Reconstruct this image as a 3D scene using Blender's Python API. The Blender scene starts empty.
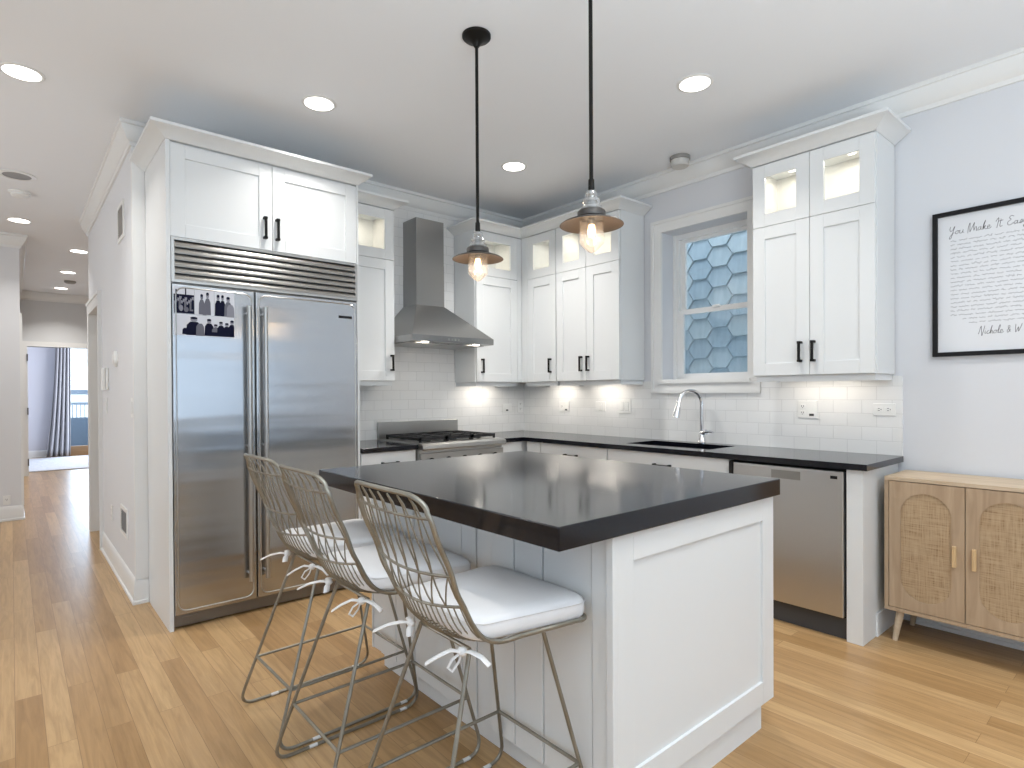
import bpy, bmesh, math, random
from mathutils import Vector, Matrix
random.seed(7)
SC = bpy.context.scene
COL = SC.collection
PI = math.pi

# ------------------------------------------------------------------ camera, world, exposure
HCAM = 1.28
yaw, pit, rol, foc, cyp = 0.710858448, -0.00720711499, -0.00573300558, 581.519945, 396.858924
F = Vector((math.sin(yaw), math.cos(yaw), 0)); R = Vector((math.cos(yaw), -math.sin(yaw), 0)); U = Vector((0, 0, 1))
F2 = F*math.cos(pit) + U*math.sin(pit); U2 = U*math.cos(pit) - F*math.sin(pit)
R3 = R*math.cos(rol) + U2*math.sin(rol); U3 = U2*math.cos(rol) - R*math.sin(rol)
cam = bpy.data.cameras.new('camera'); camo = bpy.data.objects.new('camera', cam); COL.objects.link(camo)
camo.matrix_world = Matrix(((R3.x, U3.x, -F2.x, 0), (R3.y, U3.y, -F2.y, 0), (R3.z, U3.z, -F2.z, HCAM), (0, 0, 0, 1)))
cam.sensor_width = 36; cam.lens = foc/1024*36; cam.shift_y = (cyp-384)/1024; cam.clip_start = 0.05; cam.clip_end = 200
SC.camera = camo
W = bpy.data.worlds.new('daylight'); SC.world = W; W.use_nodes = True
W.node_tree.nodes['Background'].inputs[0].default_value = (0.80, 0.90, 1.0, 1)
W.node_tree.nodes['Background'].inputs[1].default_value = 3.6
SC.view_settings.view_transform = 'Standard'; SC.view_settings.look = 'None'
SC.view_settings.exposure = 0.06; SC.view_settings.gamma = 1.0; SC.view_settings.use_curve_mapping = False
WARM = (1.0, 0.91, 0.79); DAY = (0.56, 0.76, 1.0)

def area(name, loc, size, power, color, rot=(0, 0, 0), sy=None, disk=False, parent=None, spread=None):
    l = bpy.data.lights.new(name, 'AREA'); l.energy = power; l.color = color; l.size = size
    if sy: l.shape = 'RECTANGLE'; l.size_y = sy
    if disk: l.shape = 'DISK'
    if spread: l.spread = spread
    o = bpy.data.objects.new(name, l); COL.objects.link(o); o.location = loc; o.rotation_euler = rot
    return o
# daylight entering by the living-room windows behind the camera (wall at y = -3.6)
for k, xc in enumerate((-0.65, 2.25)):
    area('window_daylight', (xc, -3.66, 1.62), 2.4, 9, DAY, (PI/2, 0, 0), sy=1.40)
area('window_daylight', (-2.66, 0.6, 1.55), 1.76, 9, DAY, (0, -PI/2, 0), sy=1.76)  # added side fill at an invented window opening
area('window_daylight', (-2.66, 5.2, 1.55), 1.56, 30, (1, .985, .96), (0, -PI/2, 0), sy=1.76)  # added fill that brightens the hall wall, through an invented window
# added upward fill behind the camera, standing in for a bounced flash
area('ceiling_fill', (0.2, -1.1, 1.0), 1.8, 160, (.83, .93, 1.0), (PI, 0, 0), sy=1.3)
CEIL = 2.93
DOWN = [(0.056, 3.882), (1.338, 3.218), (2.785, 1.721), (2.788, 3.201), (1.34, 0.30), (-1.0, 1.9), (2.79, 0.1), (0.07, 7.171), (0.602, 8.281), (0.591, 9.784), (0.595, 11.31)]

# ------------------------------------------------------------------ materials
def mat(name, col, rough=0.5, metal=0.0, spec=0.5, emit=None, estr=0, coat=0, trans=0, ior=1.45, aniso=0, alpha=1):
    m = bpy.data.materials.new(name); m.use_nodes = True
    b = m.node_tree.nodes['Principled BSDF']
    b.inputs['Base Color'].default_value = (*col, 1); b.inputs['Roughness'].default_value = rough
    b.inputs['Metallic'].default_value = metal; b.inputs['Specular IOR Level'].default_value = spec
    b.inputs['IOR'].default_value = ior; b.inputs['Coat Weight'].default_value = coat
    b.inputs['Transmission Weight'].default_value = trans; b.inputs['Anisotropic'].default_value = aniso
    if emit: b.inputs['Emission Color'].default_value = (*emit, 1); b.inputs['Emission Strength'].default_value = estr
    return m
def nt(m): return m.node_tree, m.node_tree.nodes['Principled BSDF']
def N(t, kind, **kw):
    n = t.nodes.new(kind)
    for k, v in kw.items(): setattr(n, k, v)
    return n
def coords(t, scale=(1, 1, 1), rot=(0, 0, 0)):
    g = N(t, 'ShaderNodeNewGeometry'); mp = N(t, 'ShaderNodeMapping')
    mp.inputs['Scale'].default_value = scale; mp.inputs['Rotation'].default_value = rot
    t.links.new(g.outputs['Position'], mp.inputs['Vector']); return mp.outputs['Vector']
def noise_color(m, scale, c1, c2, detail=3, lo=.3, hi=.7, sc=(1, 1, 1)):
    t, b = nt(m); n = N(t, 'ShaderNodeTexNoise'); n.inputs['Scale'].default_value = scale; n.inputs['Detail'].default_value = detail
    r = N(t, 'ShaderNodeValToRGB'); r.color_ramp.elements[0].color = (*c1, 1); r.color_ramp.elements[1].color = (*c2, 1)
    r.color_ramp.elements[0].position = lo; r.color_ramp.elements[1].position = hi
    t.links.new(coords(t, sc), n.inputs['Vector']); t.links.new(n.outputs[0], r.inputs[0]); t.links.new(r.outputs[0], b.inputs['Base Color'])
    return m
def noise_bump(m, scale, strength, dist=.002, sc=(1, 1, 1), detail=2):
    t, b = nt(m); n = N(t, 'ShaderNodeTexNoise'); n.inputs['Scale'].default_value = scale; n.inputs['Detail'].default_value = detail
    bp = N(t, 'ShaderNodeBump'); bp.inputs['Strength'].default_value = strength; bp.inputs['Distance'].default_value = dist
    t.links.new(coords(t, sc), n.inputs['Vector']); t.links.new(n.outputs[0], bp.inputs['Height']); t.links.new(bp.outputs[0], b.inputs['Normal'])
    return m
M = {}
M['wall'] = mat('wall_paint', (.735, .742, .758), .6)
M['ceiling'] = mat('ceiling_paint', (.86, .88, .905), .7)
M['trim'] = mat('trim_paint', (.80, .80, .785), .35)
M['cab'] = mat('cabinet_paint', (.75, .765, .765), .32)
M['cabin'] = mat('cabinet_interior', (.84, .825, .78), .5)
M['black'] = mat('black_iron', (.012, .011, .010), .45, .6)
M['blackplastic'] = mat('black_plastic', (.010, .010, .011), .5, spec=.25)
M['dark'] = mat('dark_gap', (.01, .01, .01), .8)
M['white'] = mat('white_plastic', (.82, .82, .80), .35)
M['slot'] = mat('socket_slot', (.05, .05, .05), .6)
M['chrome'] = mat('chrome', (.8, .8, .82), .08, 1)
M['grate'] = noise_bump(mat('cast_iron', (.02, .02, .021), .55, .3), 300, .2)
M['steel'] = noise_bump(mat('brushed_steel', (.46, .47, .48), .20, 1, aniso=.5), 1.0, .55, .01, (.7, .7, 8), 1)
M['steel2'] = noise_bump(mat('satin_steel', (.46, .455, .44), .30, 1), 1.0, .1, .004, (2, 2, 60), 2)
M['hood'] = noise_bump(mat('hood_steel', (.33, .33, .325), .30, 1), 1.0, .08, .003, (60, 60, 2), 2)
M['dwsteel'] = noise_bump(mat('dishwasher_steel', (.60, .60, .60), .30, 1), 1.0, .05, .002, (2, 2, 80), 2)
M['brass'] = noise_color(mat('antique_brass', (.27, .255, .215), .42, .9), 12, (.27, .255, .215), (.36, .345, .30))
M['cushion'] = noise_bump(mat('cushion_cotton', (.80, .79, .79), .9), 700, .25, .001)
M['ribbon'] = mat('ribbon_cotton', (.80, .79, .78), .9)
M['clip'] = mat('clear_clip', (.75, .75, .74), .3)
M['shade_out'] = mat('shade_outer', (.10, .095, .09), .42, .8)
M['shade_in'] = noise_color(mat('shade_inner', (.22, .17, .14), .45, .5), 8, (.19, .155, .13), (.25, .195, .155))
M['bulb'] = mat('bulb_glow', (1, .8, .5), .3, emit=(1.0, .62, .30), estr=6)
M['lens'] = mat('light_lens', (1, 1, 1), .3, emit=(1.0, .95, .88), estr=6)
M['puck'] = mat('puck_lens', (1, 1, 1), .3, emit=(1.0, .90, .75), estr=7)
M['paper'] = mat('print_paper', (.72, .73, .75), .5)
M['ink'] = mat('print_ink', (.05, .05, .055), .9, spec=.1)
M['inkgrey'] = mat('photo_grey', (.15, .15, .18), .9, spec=.1)
M['inkdark'] = mat('photo_dark', (.010, .011, .028), .9, spec=.1)
M['inklight'] = mat('photo_light', (.26, .26, .30), .9, spec=.1)
M['photopaper'] = mat('photo_paper', (.66, .67, .72), .8, spec=.2)
M['grille'] = mat('vent_grey', (.33, .33, .33), .6)
M['curtain'] = noise_bump(mat('curtain_cloth', (.50, .50, .53), .9), 300, .2, .001)
M['rug'] = noise_bump(noise_color(mat('rug_pile', (.7, .7, .72), .95), 20, (.60, .61, .65), (.76, .76, .78)), 150, .5, .01)
M['railing'] = mat('railing_paint', (.22, .28, .35), .5)
M['hinge'] = mat('hinge_metal', (.20, .19, .18), .4, .8)
M['sink'] = mat('sink_composite', (.02, .02, .02), .4)
M['detector'] = mat('detector_plastic', (.62, .61, .58), .5)
M['detring'] = mat('detector_ring', (.33, .32, .30), .5, .3)

def glass_mat(name, tint=(1, 1, 1), lo=.03, hi=.35, haze=0.0):
    m = bpy.data.materials.new(name); m.use_nodes = True; t = m.node_tree; t.nodes.clear()
    o = N(t, 'ShaderNodeOutputMaterial'); mx = N(t, 'ShaderNodeMixShader'); tr = N(t, 'ShaderNodeBsdfTransparent'); gl = N(t, 'ShaderNodeBsdfGlossy')
    lw = N(t, 'ShaderNodeLayerWeight'); lw.inputs[0].default_value = .25; mr = N(t, 'ShaderNodeMapRange'); mr.inputs[3].default_value = lo; mr.inputs[4].default_value = hi
    tr.inputs[0].default_value = (*tint, 1); gl.inputs['Roughness'].default_value = .03
    t.links.new(lw.outputs['Facing'], mr.inputs[0]); t.links.new(mr.outputs[0], mx.inputs[0]); t.links.new(gl.outputs[0], mx.inputs[2])
    if haze:
        hz = N(t, 'ShaderNodeMixShader'); hz.inputs[0].default_value = haze; tl = N(t, 'ShaderNodeBsdfTranslucent'); df = N(t, 'ShaderNodeBsdfDiffuse'); ad = N(t, 'ShaderNodeMixShader')
        t.links.new(tl.outputs[0], ad.inputs[1]); t.links.new(df.outputs[0], ad.inputs[2]); t.links.new(tr.outputs[0], hz.inputs[1]); t.links.new(ad.outputs[0], hz.inputs[2]); t.links.new(hz.outputs[0], mx.inputs[1])
    else: t.links.new(tr.outputs[0], mx.inputs[1])
    t.links.new(mx.outputs[0], o.inputs[0]); return m
M['pane'] = glass_mat('pane_glass', (.95, .97, .98))
M['insulator'] = glass_mat('insulator_glass', (.93, .94, .94), .14, .9, .22)
M['jar'] = glass_mat('jar_glass', (.96, .95, .94), .06, .8, .13)

# countertop: polished black granite with fine flecks
M['granite'] = mat('black_granite', (.004, .004, .006), .12, spec=.5, ior=1.5)
t, b = nt(M['granite']); n = N(t, 'ShaderNodeTexNoise'); n.inputs['Scale'].default_value = 420; n.inputs['Detail'].default_value = 1
r = N(t, 'ShaderNodeValToRGB'); r.color_ramp.elements[0].position = .55; r.color_ramp.elements[1].position = .75
r.color_ramp.elements[0].color = (.0025, .003, .006, 1); r.color_ramp.elements[1].color = (.020, .021, .030, 1)
t.links.new(coords(t), n.inputs['Vector']); t.links.new(n.outputs[0], r.inputs[0]); t.links.new(r.outputs[0], b.inputs['Base Color'])

# oak strip floor running away from the camera
def floor_mat():
    m = mat('oak_floor', (.5, .33, .18), .30, spec=.45); t, b = nt(m)
    v = coords(t, (1, 1, 1), (0, 0, PI/2))
    br = N(t, 'ShaderNodeTexBrick'); br.offset = .37; br.offset_frequency = 2; br.squash = 1
    br.inputs['Color1'].default_value = (0, 0, 0, 1); br.inputs['Color2'].default_value = (1, 1, 1, 1); br.inputs['Mortar'].default_value = (.5, .5, .5, 1)
    br.inputs['Scale'].default_value = 1; br.inputs['Brick Width'].default_value = 1.35; br.inputs['Row Height'].default_value = .088
    br.inputs['Mortar Size'].default_value = .0009; br.inputs['Mortar Smooth'].default_value = .2; br.inputs['Bias'].default_value = 0
    t.links.new(v, br.inputs['Vector'])
    # long grain, offset per board
    wv = coords(t, (26, 1.6, 1))
    sep = N(t, 'ShaderNodeVectorMath', operation='ADD'); t.links.new(wv, sep.inputs[0]); 
    sc = N(t, 'ShaderNodeVectorMath', operation='SCALE'); sc.inputs['Scale'].default_value = 37.0
    t.links.new(br.outputs['Color'], sc.inputs[0]); t.links.new(sc.outputs[0], sep.inputs[1])
    n1 = N(t, 'ShaderNodeTexNoise'); n1.inputs['Scale'].default_value = 1.6; n1.inputs['Detail'].default_value = 6; n1.inputs['Roughness'].default_value = .62; n1.inputs['Distortion'].default_value = .8
    t.links.new(sep.outputs[0], n1.inputs['Vector'])
    r1 = N(t, 'ShaderNodeValToRGB'); e = r1.color_ramp.elements
    e[0].position = .0; e[0].color = (.36, .212, .090, 1); e[1].position = 1; e[1].color = (.525, .345, .172, 1)
    k = r1.color_ramp.elements.new(.5); k.color = (.44, .275, .128, 1)
    t.links.new(br.outputs['Color'], r1.inputs[0])
    r2 = N(t, 'ShaderNodeValToRGB'); r2.color_ramp.elements[0].position = .28; r2.color_ramp.elements[0].color = (.70, .66, .60, 1); r2.color_ramp.elements[1].position = .62; r2.color_ramp.elements[1].color = (1.06, 1.05, 1.04, 1)
    t.links.new(n1.outputs[0], r2.inputs[0])
    mx = N(t, 'ShaderNodeMix', data_type='RGBA', blend_type='MULTIPLY'); mx.inputs[0].default_value = .85
    t.links.new(r1.outputs[0], mx.inputs[6]); t.links.new(r2.outputs[0], mx.inputs[7])
    mo = N(t, 'ShaderNodeMix', data_type='RGBA'); mo.inputs[7].default_value = (.22, .125, .055, 1)
    t.links.new(br.outputs['Fac'], mo.inputs[0]); t.links.new(mx.outputs[2], mo.inputs[6]); t.links.new(mo.outputs[2], b.inputs['Base Color'])
    bp = N(t, 'ShaderNodeBump'); bp.inputs['Strength'].default_value = .12; bp.inputs['Distance'].default_value = .002
    t.links.new(n1.outputs[0], bp.inputs['Height']); t.links.new(bp.outputs[0], b.inputs['Normal'])
    return m
M['floor'] = floor_mat()

def wood_mat(name, c1, c2, sc=(3, 3, 22)):
    m = mat(name, c1, .5); t, b = nt(m)
    n1 = N(t, 'ShaderNodeTexNoise'); n1.inputs['Scale'].default_value = 1.3; n1.inputs['Detail'].default_value = 6; n1.inputs['Distortion'].default_value = .7
    t.links.new(coords(t, sc), n1.inputs['Vector']); r1 = N(t, 'ShaderNodeValToRGB'); e = r1.color_ramp.elements
    e[0].position = .3; e[0].color = (*c1, 1); e[1].position = .7; e[1].color = (*c2, 1)
    t.links.new(n1.outputs[0], r1.inputs[0]); t.links.new(r1.outputs[0], b.inputs['Base Color'])
    return m
M['oak'] = wood_mat('light_oak', (.37, .26, .165), (.48, .355, .235), (24, 24, 2.5))
M['oaktop'] = wood_mat('light_oak_top', (.46, .35, .235), (.60, .48, .345), (24, 2.5, 24))
M['oakhandle'] = wood_mat('handle_oak', (.56, .38, .19), (.66, .47, .26), (30, 30, 4))

def cane_mat():
    m = mat('woven_cane', (.5, .35, .2), .6); t, b = nt(m)
    g = N(t, 'ShaderNodeNewGeometry'); s = N(t, 'ShaderNodeSeparateXYZ'); t.links.new(g.outputs['Position'], s.inputs[0])
    def strands(axis, freq, nz):
        cmb = N(t, 'ShaderNodeCombineXYZ'); t.links.new(s.outputs[axis], cmb.inputs[0])
        mul = N(t, 'ShaderNodeMath', operation='MULTIPLY'); mul.inputs[1].default_value = .05; t.links.new(s.outputs[nz], mul.inputs[0]); t.links.new(mul.outputs[0], cmb.inputs[1])
        n_ = N(t, 'ShaderNodeTexNoise'); n_.inputs['Scale'].default_value = freq; n_.inputs['Detail'].default_value = 3; t.links.new(cmb.outputs[0], n_.inputs['Vector']); return n_.outputs[0]
    a = strands(1, 190, 2); c = strands(2, 190, 1)
    mn = N(t, 'ShaderNodeMath', operation='ADD'); t.links.new(a, mn.inputs[0]); t.links.new(c, mn.inputs[1])
    r = N(t, 'ShaderNodeValToRGB'); e = r.color_ramp.elements; e[0].position = .34; e[0].color = (.22, .13, .062, 1); e[1].position = .68; e[1].color = (.50, .375, .235, 1)
    k = e.new(.47); k.color = (.41, .285, .165, 1)
    hf = N(t, 'ShaderNodeMath', operation='MULTIPLY'); hf.inputs[1].default_value = .5; t.links.new(mn.outputs[0], hf.inputs[0])
    t.links.new(hf.outputs[0], r.inputs[0]); t.links.new(r.outputs[0], b.inputs['Base Color'])
    bp = N(t, 'ShaderNodeBump'); bp.inputs['Strength'].default_value = .5; bp.inputs['Distance'].default_value = .002; t.links.new(hf.outputs[0], bp.inputs['Height']); t.links.new(bp.outputs[0], b.inputs['Normal'])
    return m
M['cane'] = cane_mat()

def tile_mat(name, axis):
    m = mat(name, (.8, .8, .79), .16); t, b = nt(m)
    g = N(t, 'ShaderNodeNewGeometry'); s = N(t, 'ShaderNodeSeparateXYZ'); t.links.new(g.outputs['Position'], s.inputs[0])
    c = N(t, 'ShaderNodeCombineXYZ'); t.links.new(s.outputs[axis], c.inputs[0])
    sh = N(t, 'ShaderNodeMath', operation='SUBTRACT'); sh.inputs[1].default_value = .914; t.links.new(s.outputs[2], sh.inputs[0]); t.links.new(sh.outputs[0], c.inputs[1])
    br = N(t, 'ShaderNodeTexBrick'); br.offset = .5
    br.inputs['Color1'].default_value = (.79, .79, .775, 1); br.inputs['Color2'].default_value = (.82, .82, .81, 1); br.inputs['Mortar'].default_value = (.66, .66, .65, 1)
    br.inputs['Scale'].default_value = 1; br.inputs['Brick Width'].default_value = .155; br.inputs['Row Height'].default_value = .078; br.inputs['Mortar Size'].default_value = .0017; br.inputs['Mortar Smooth'].default_value = .3
    t.links.new(c.outputs[0], br.inputs['Vector']); t.links.new(br.outputs['Color'], b.inputs['Base Color'])
    bp = N(t, 'ShaderNodeBump'); bp.invert = True; bp.inputs['Strength'].default_value = .5; bp.inputs['Distance'].default_value = .0015
    t.links.new(br.outputs['Fac'], bp.inputs['Height']); t.links.new(bp.outputs[0], b.inputs['Normal']); return m
M['tileX'] = tile_mat('subway_tile_range', 0); M['tileY'] = tile_mat('subway_tile_sink', 1)

def shingle_mat():
    m = mat('blue_shingle', (.4, .48, .55), .7); t, b = nt(m)
    g = N(t, 'ShaderNodeNewGeometry'); r = N(t, 'ShaderNodeValToRGB'); e = r.color_ramp.elements
    e[0].color = (.42, .52, .58, 1); e[1].color = (.56, .64, .66, 1); t.links.new(g.outputs['Random Per Island'], r.inputs[0])
    n1 = N(t, 'ShaderNodeTexNoise'); n1.inputs['Scale'].default_value = 6; n1.inputs['Detail'].default_value = 5; t.links.new(coords(t, (1, 5, 1)), n1.inputs['Vector'])
    mx = N(t, 'ShaderNodeMix', data_type='RGBA', blend_type='OVERLAY'); mx.inputs[0].default_value = .3
    t.links.new(r.outputs[0], mx.inputs[6]); t.links.new(n1.outputs[0], mx.inputs[7]); t.links.new(mx.outputs[2], b.inputs['Base Color']); return m
M['shingle'] = shingle_mat()
def brick_mat():
    m = mat('pale_brick', (.8, .8, .78), .8); t, b = nt(m)
    g = N(t, 'ShaderNodeNewGeometry'); s = N(t, 'ShaderNodeSeparateXYZ'); t.links.new(g.outputs['Position'], s.inputs[0])
    c = N(t, 'ShaderNodeCombineXYZ'); t.links.new(s.outputs[0], c.inputs[0]); t.links.new(s.outputs[2], c.inputs[1])
    br = N(t, 'ShaderNodeTexBrick'); br.inputs['Color1'].default_value = (.72, .71, .67, 1); br.inputs['Color2'].default_value = (.80, .79, .76, 1); br.inputs['Mortar'].default_value = (.6, .6, .58, 1)
    br.inputs['Scale'].default_value = 1; br.inputs['Brick Width'].default_value = .4; br.inputs['Row Height'].default_value = .14; br.inputs['Mortar Size'].default_value = .012
    t.links.new(c.outputs[0], br.inputs['Vector']); t.links.new(br.outputs['Color'], b.inputs['Base Color']); return m
M['brick'] = brick_mat()

# ------------------------------------------------------------------ mesh builder
ORG = {}
class MB:
    def __init__(s): s.bm = bmesh.new(); s.mats = []; s.bev = False
    def mi(s, m):
        m = M[m] if isinstance(m, str) else m
        if m not in s.mats: s.mats.append(m)
        return s.mats.index(m)
    def _tag(s, faces, m):
        if m is not None:
            i = s.mi(m)
            for f in faces: f.material_index = i
    def box(s, x0, x1, y0, y1, z0, z1, m=None, bev=0, seg=2):
        x0, x1 = sorted((x0, x1)); y0, y1 = sorted((y0, y1)); z0, z1 = sorted((z0, z1))
        vs = [s.bm.verts.new(p) for p in ((x0, y0, z0), (x1, y0, z0), (x1, y1, z0), (x0, y1, z0), (x0, y0, z1), (x1, y0, z1), (x1, y1, z1), (x0, y1, z1))]
        fs = [s.bm.faces.new([vs[i] for i in q]) for q in ((3, 2, 1, 0), (4, 5, 6, 7), (0, 1, 5, 4), (1, 2, 6, 5), (2, 3, 7, 6), (3, 0, 4, 7))]
        s._tag(fs, m)
        if bev:
            s.bev = True; es = list({e for f in fs for e in f.edges})
            r = bmesh.ops.bevel(s.bm, geom=es, offset=bev, segments=seg, affect='EDGES', profile=.5)
            s._tag(r['faces'], m)
        return s
    def hexa(s, pts, m=None):            # 8 points, bottom ring then top ring
        vs = [s.bm.verts.new(p) for p in pts]
        s._tag([s.bm.faces.new([vs[i] for i in q]) for q in ((3, 2, 1, 0), (4, 5, 6, 7), (0, 1, 5, 4), (1, 2, 6, 5), (2, 3, 7, 6), (3, 0, 4, 7))], m)
        return s
    def loft(s, rings, m=None, caps=True, closed=True):
        R_ = [[s.bm.verts.new(p) for p in r] for r in rings]; fs = []
        n = len(R_[0])
        for a, b in zip(R_, R_[1:]):
            for i in range(n if closed else n-1):
                j = (i+1) % n
                try: fs.append(s.bm.faces.new((a[i], a[j], b[j], b[i])))
                except ValueError: pass
        if caps:
            fs.append(s.bm.faces.new(R_[0][::-1])); fs.append(s.bm.faces.new(R_[-1]))
        s._tag(fs, m); return s
    def prism(s, poly, d, m=None):       # poly 3d points, extruded by vector d
        d = Vector(d); return s.loft([[Vector(p) for p in poly], [Vector(p)+d for p in poly]], m)
    def tube(s, pts, r, m=None, seg=8, closed=False, flat=1.0):
        pts = [Vector(p) for p in pts]; n = len(pts); rings = []
        prev = None
        for i, p in enumerate(pts):
            if closed: d = (pts[(i+1) % n]-pts[i-1])
            else: d = pts[min(i+1, n-1)]-pts[max(i-1, 0)]
            d.normalize()
            if prev is None:
                a = Vector((0, 0, 1)) if abs(d.z) < .9 else Vector((1, 0, 0))
                u = d.cross(a).normalized()
            else:
                u = (prev - d*prev.dot(d)).normalized()
            prev = u; v = d.cross(u)
            rr = r[i] if isinstance(r, (list, tuple)) else r
            rings.append([p+(u*math.cos(k*2*PI/seg)*rr + v*math.sin(k*2*PI/seg)*rr*flat) for k in range(seg)])
        if closed:
            rings.append(rings[0]); s.loft_closed(rings, m)
        else: s.loft(rings, m)
        return s
    def loft_closed(s, rings, m):
        R_ = [[s.bm.verts.new(p) for p in r] for r in rings[:-1]]; n = len(R_[0]); fs = []
        # best rotation for the seam
        for k in range(len(R_)):
            a = R_[k]; b = R_[(k+1) % len(R_)]; off = 0
            if k == len(R_)-1:
                off = min(range(n), key=lambda o: sum((a[i].co-b[(i+o) % n].co).length for i in range(n)))
            for i in range(n):
                j = (i+1) % n
                fs.append(s.bm.faces.new((a[i], a[j], b[(j+off) % n], b[(i+off) % n])))
        s._tag(fs, m)
    def lathe(s, prof, c, seg=32, m=None, axis='z', caps=True):
        rings = []
        for r_, h in prof:
            ring = []
            for k in range(seg):
                a = 2*PI*k/seg; x, y = r_*math.cos(a), r_*math.sin(a)
                if axis == 'z': q = (c[0]+x, c[1]+y, c[2]+h)
                elif axis == 'x': q = (c[0]+h, c[1]+x, c[2]+y)
                else: q = (c[0]+x, c[1]+h, c[2]+y)
                ring.append(q)
            rings.append(ring)
        return s.loft(rings, m, caps)
    def sphere(s, c, r, m=None, sx=1, sy=1, sz=1, seg=12):
        pr = [(max(r*math.sin(PI*i/8), 1e-4), -r*math.cos(PI*i/8)*1) for i in range(9)]
        rings = []
        for rr, h in pr: rings.append([(c[0]+sx*rr*math.cos(2*PI*k/seg), c[1]+sy*rr*math.sin(2*PI*k/seg), c[2]+sz*h) for k in range(seg)])
        return s.loft(rings, m)
    def sweep(s, prof, path, m=None):
        """prof (out, z) swept on an xy path; out is to the right-hand side of travel, corners mitred."""
        P_ = [Vector((p[0], p[1])) for p in path]; rings = []
        for i, p in enumerate(P_):
            ns = []
            if i > 0: d = (P_[i]-P_[i-1]).normalized(); ns.append(Vector((d.y, -d.x)))
            if i < len(P_)-1: d = (P_[i+1]-P_[i]).normalized(); ns.append(Vector((d.y, -d.x)))
            n = ns[0] if len(ns) == 1 else (ns[0]+ns[1])/(1+ns[0].dot(ns[1]))
            rings.append([(p.x+n.x*o, p.y+n.y*o, z) for o, z in prof])
        return s.loft(rings, m)
    def build(s, name, m='cab', parent=None, loc=None, bevel=0, angle=38):
        bmesh.ops.recalc_face_normals(s.bm, faces=s.bm.faces)
        if not s.mats: s.mi(m)
        if parent is not None: o0 = ORG[parent.name]
        elif loc is not None: o0 = Vector(loc)
        else:
            co = [v.co for v in s.bm.verts]
            mn = [min(c[i] for c in co) for i in range(3)]; mx = [max(c[i] for c in co) for i in range(3)]
            o0 = Vector(((mn[0]+mx[0])/2, (mn[1]+mx[1])/2, mn[2]))
        bmesh.ops.translate(s.bm, verts=s.bm.verts, vec=-o0)
        me = bpy.data.meshes.new(name)
        for f in s.bm.faces: f.smooth = True
        s.bm.to_mesh(me); s.bm.free()
        for x in s.mats: me.materials.append(x)
        me.set_sharp_from_angle(angle=math.radians(angle))
        o = bpy.data.objects.new(name, me); COL.objects.link(o)
        if parent is not None: o.parent = parent
        else: o.location = o0
        ORG[o.name] = o0
        if bevel or s.bev:
            s_w = True
        else: s_w = False
        if bevel:
            b = o.modifiers.new('bevel', 'BEVEL'); b.width = bevel; b.segments = 2; b.limit_method = 'ANGLE'
        if s_w: wn_ = o.modifiers.new('normals', 'WEIGHTED_NORMAL'); wn_.keep_sharp = False; wn_.weight = 80
        return o
def thing(name, label, cat, loc, group=None):
    o = bpy.data.objects.new(name, None); COL.objects.link(o); o.location = loc; o.empty_display_size = .1
    o['label'] = label; o['category'] = cat
    if group: o['group'] = group
    ORG[o.name] = Vector(loc); return o
def tag(o, label, cat, group=None):
    o['label'] = label; o['category'] = cat
    if group: o['group'] = group
    return o
def struct(mb, name, m='wall'):
    o = mb.build(name, m); o['kind'] = 'structure'; return o
def arc(c, r, a0, a1, n, f): return [f(c[0]+r*math.cos(a0+(a1-a0)*i/n), c[1]+r*math.sin(a0+(a1-a0)*i/n)) for i in range(n+1)]
def fillet(pts, r, n=6):
    """round the corners of an open 3-D polyline"""
    pts = [Vector(p) for p in pts]; out = [pts[0]]
    for a, b, c in zip(pts, pts[1:], pts[2:]):
        d1 = (a-b); d2 = (c-b); l = min(r, d1.length*.49, d2.length*.49)
        p = b+d1.normalized()*l; q = b+d2.normalized()*l
        for i in range(n+1):
            t_ = i/n; out.append(p*(1-t_)**2+b*2*t_*(1-t_)+q*t_*t_)
    out.append(pts[-1]); return out

# ------------------------------------------------------------------ the setting
WY, WX, HX = 4.2, 3.77, 0.57
YB = 15.4
struct(MB().box(-2.8, 4.0, -3.8, 12.06, -.12, 0), 'floor', 'floor')
struct(MB().box(-2.0, 4.0, 12.06, 15.7, -.12, 0), 'floor_bedroom', 'floor')
struct(MB().box(-2.8, 4.0, -3.8, 15.7, CEIL, CEIL+.15), 'ceiling', 'ceiling')
struct(MB().box(HX+.12, WX+.21, WY, WY+.12, 0, CEIL), 'wall_back')
wr = MB()
WZ0, WZ1, WYa, WYb = 1.372, 2.49, 1.93, 2.612
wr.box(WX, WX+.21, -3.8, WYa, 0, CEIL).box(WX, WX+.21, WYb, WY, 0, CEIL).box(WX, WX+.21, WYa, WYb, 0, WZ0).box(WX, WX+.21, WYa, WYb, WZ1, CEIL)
struct(wr, 'wall_right', mat('wall_with_bluish_light', (.685, .695, .72), .6))  # the bluish, dimmer light on this wall is put into its colour
DY0, DY1, DH = 5.93, 6.72, 2.05
struct(MB().box(HX, HX+.12, WY, DY0, 0, CEIL).box(HX, HX+.12, DY0, DY1, DH, CEIL).box(HX, HX+.12, DY1, 6.86, 0, CEIL), 'wall_hall')
struct(MB().box(HX+.12, 2.2, 6.76, 6.86, 0, CEIL).box(2.1, 2.2, WY+.12, 6.76, 0, CEIL), 'wall_closet')
struct(MB().box(2.1, 2.2, 6.86, 12.0, 0, CEIL), 'wall_stair')
struct(MB().box(-2.7, .075, 7.86, 8.0, 0, CEIL).box(-.02, .075, 8.0, 12.0, 0, CEIL), 'wall_left')
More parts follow.
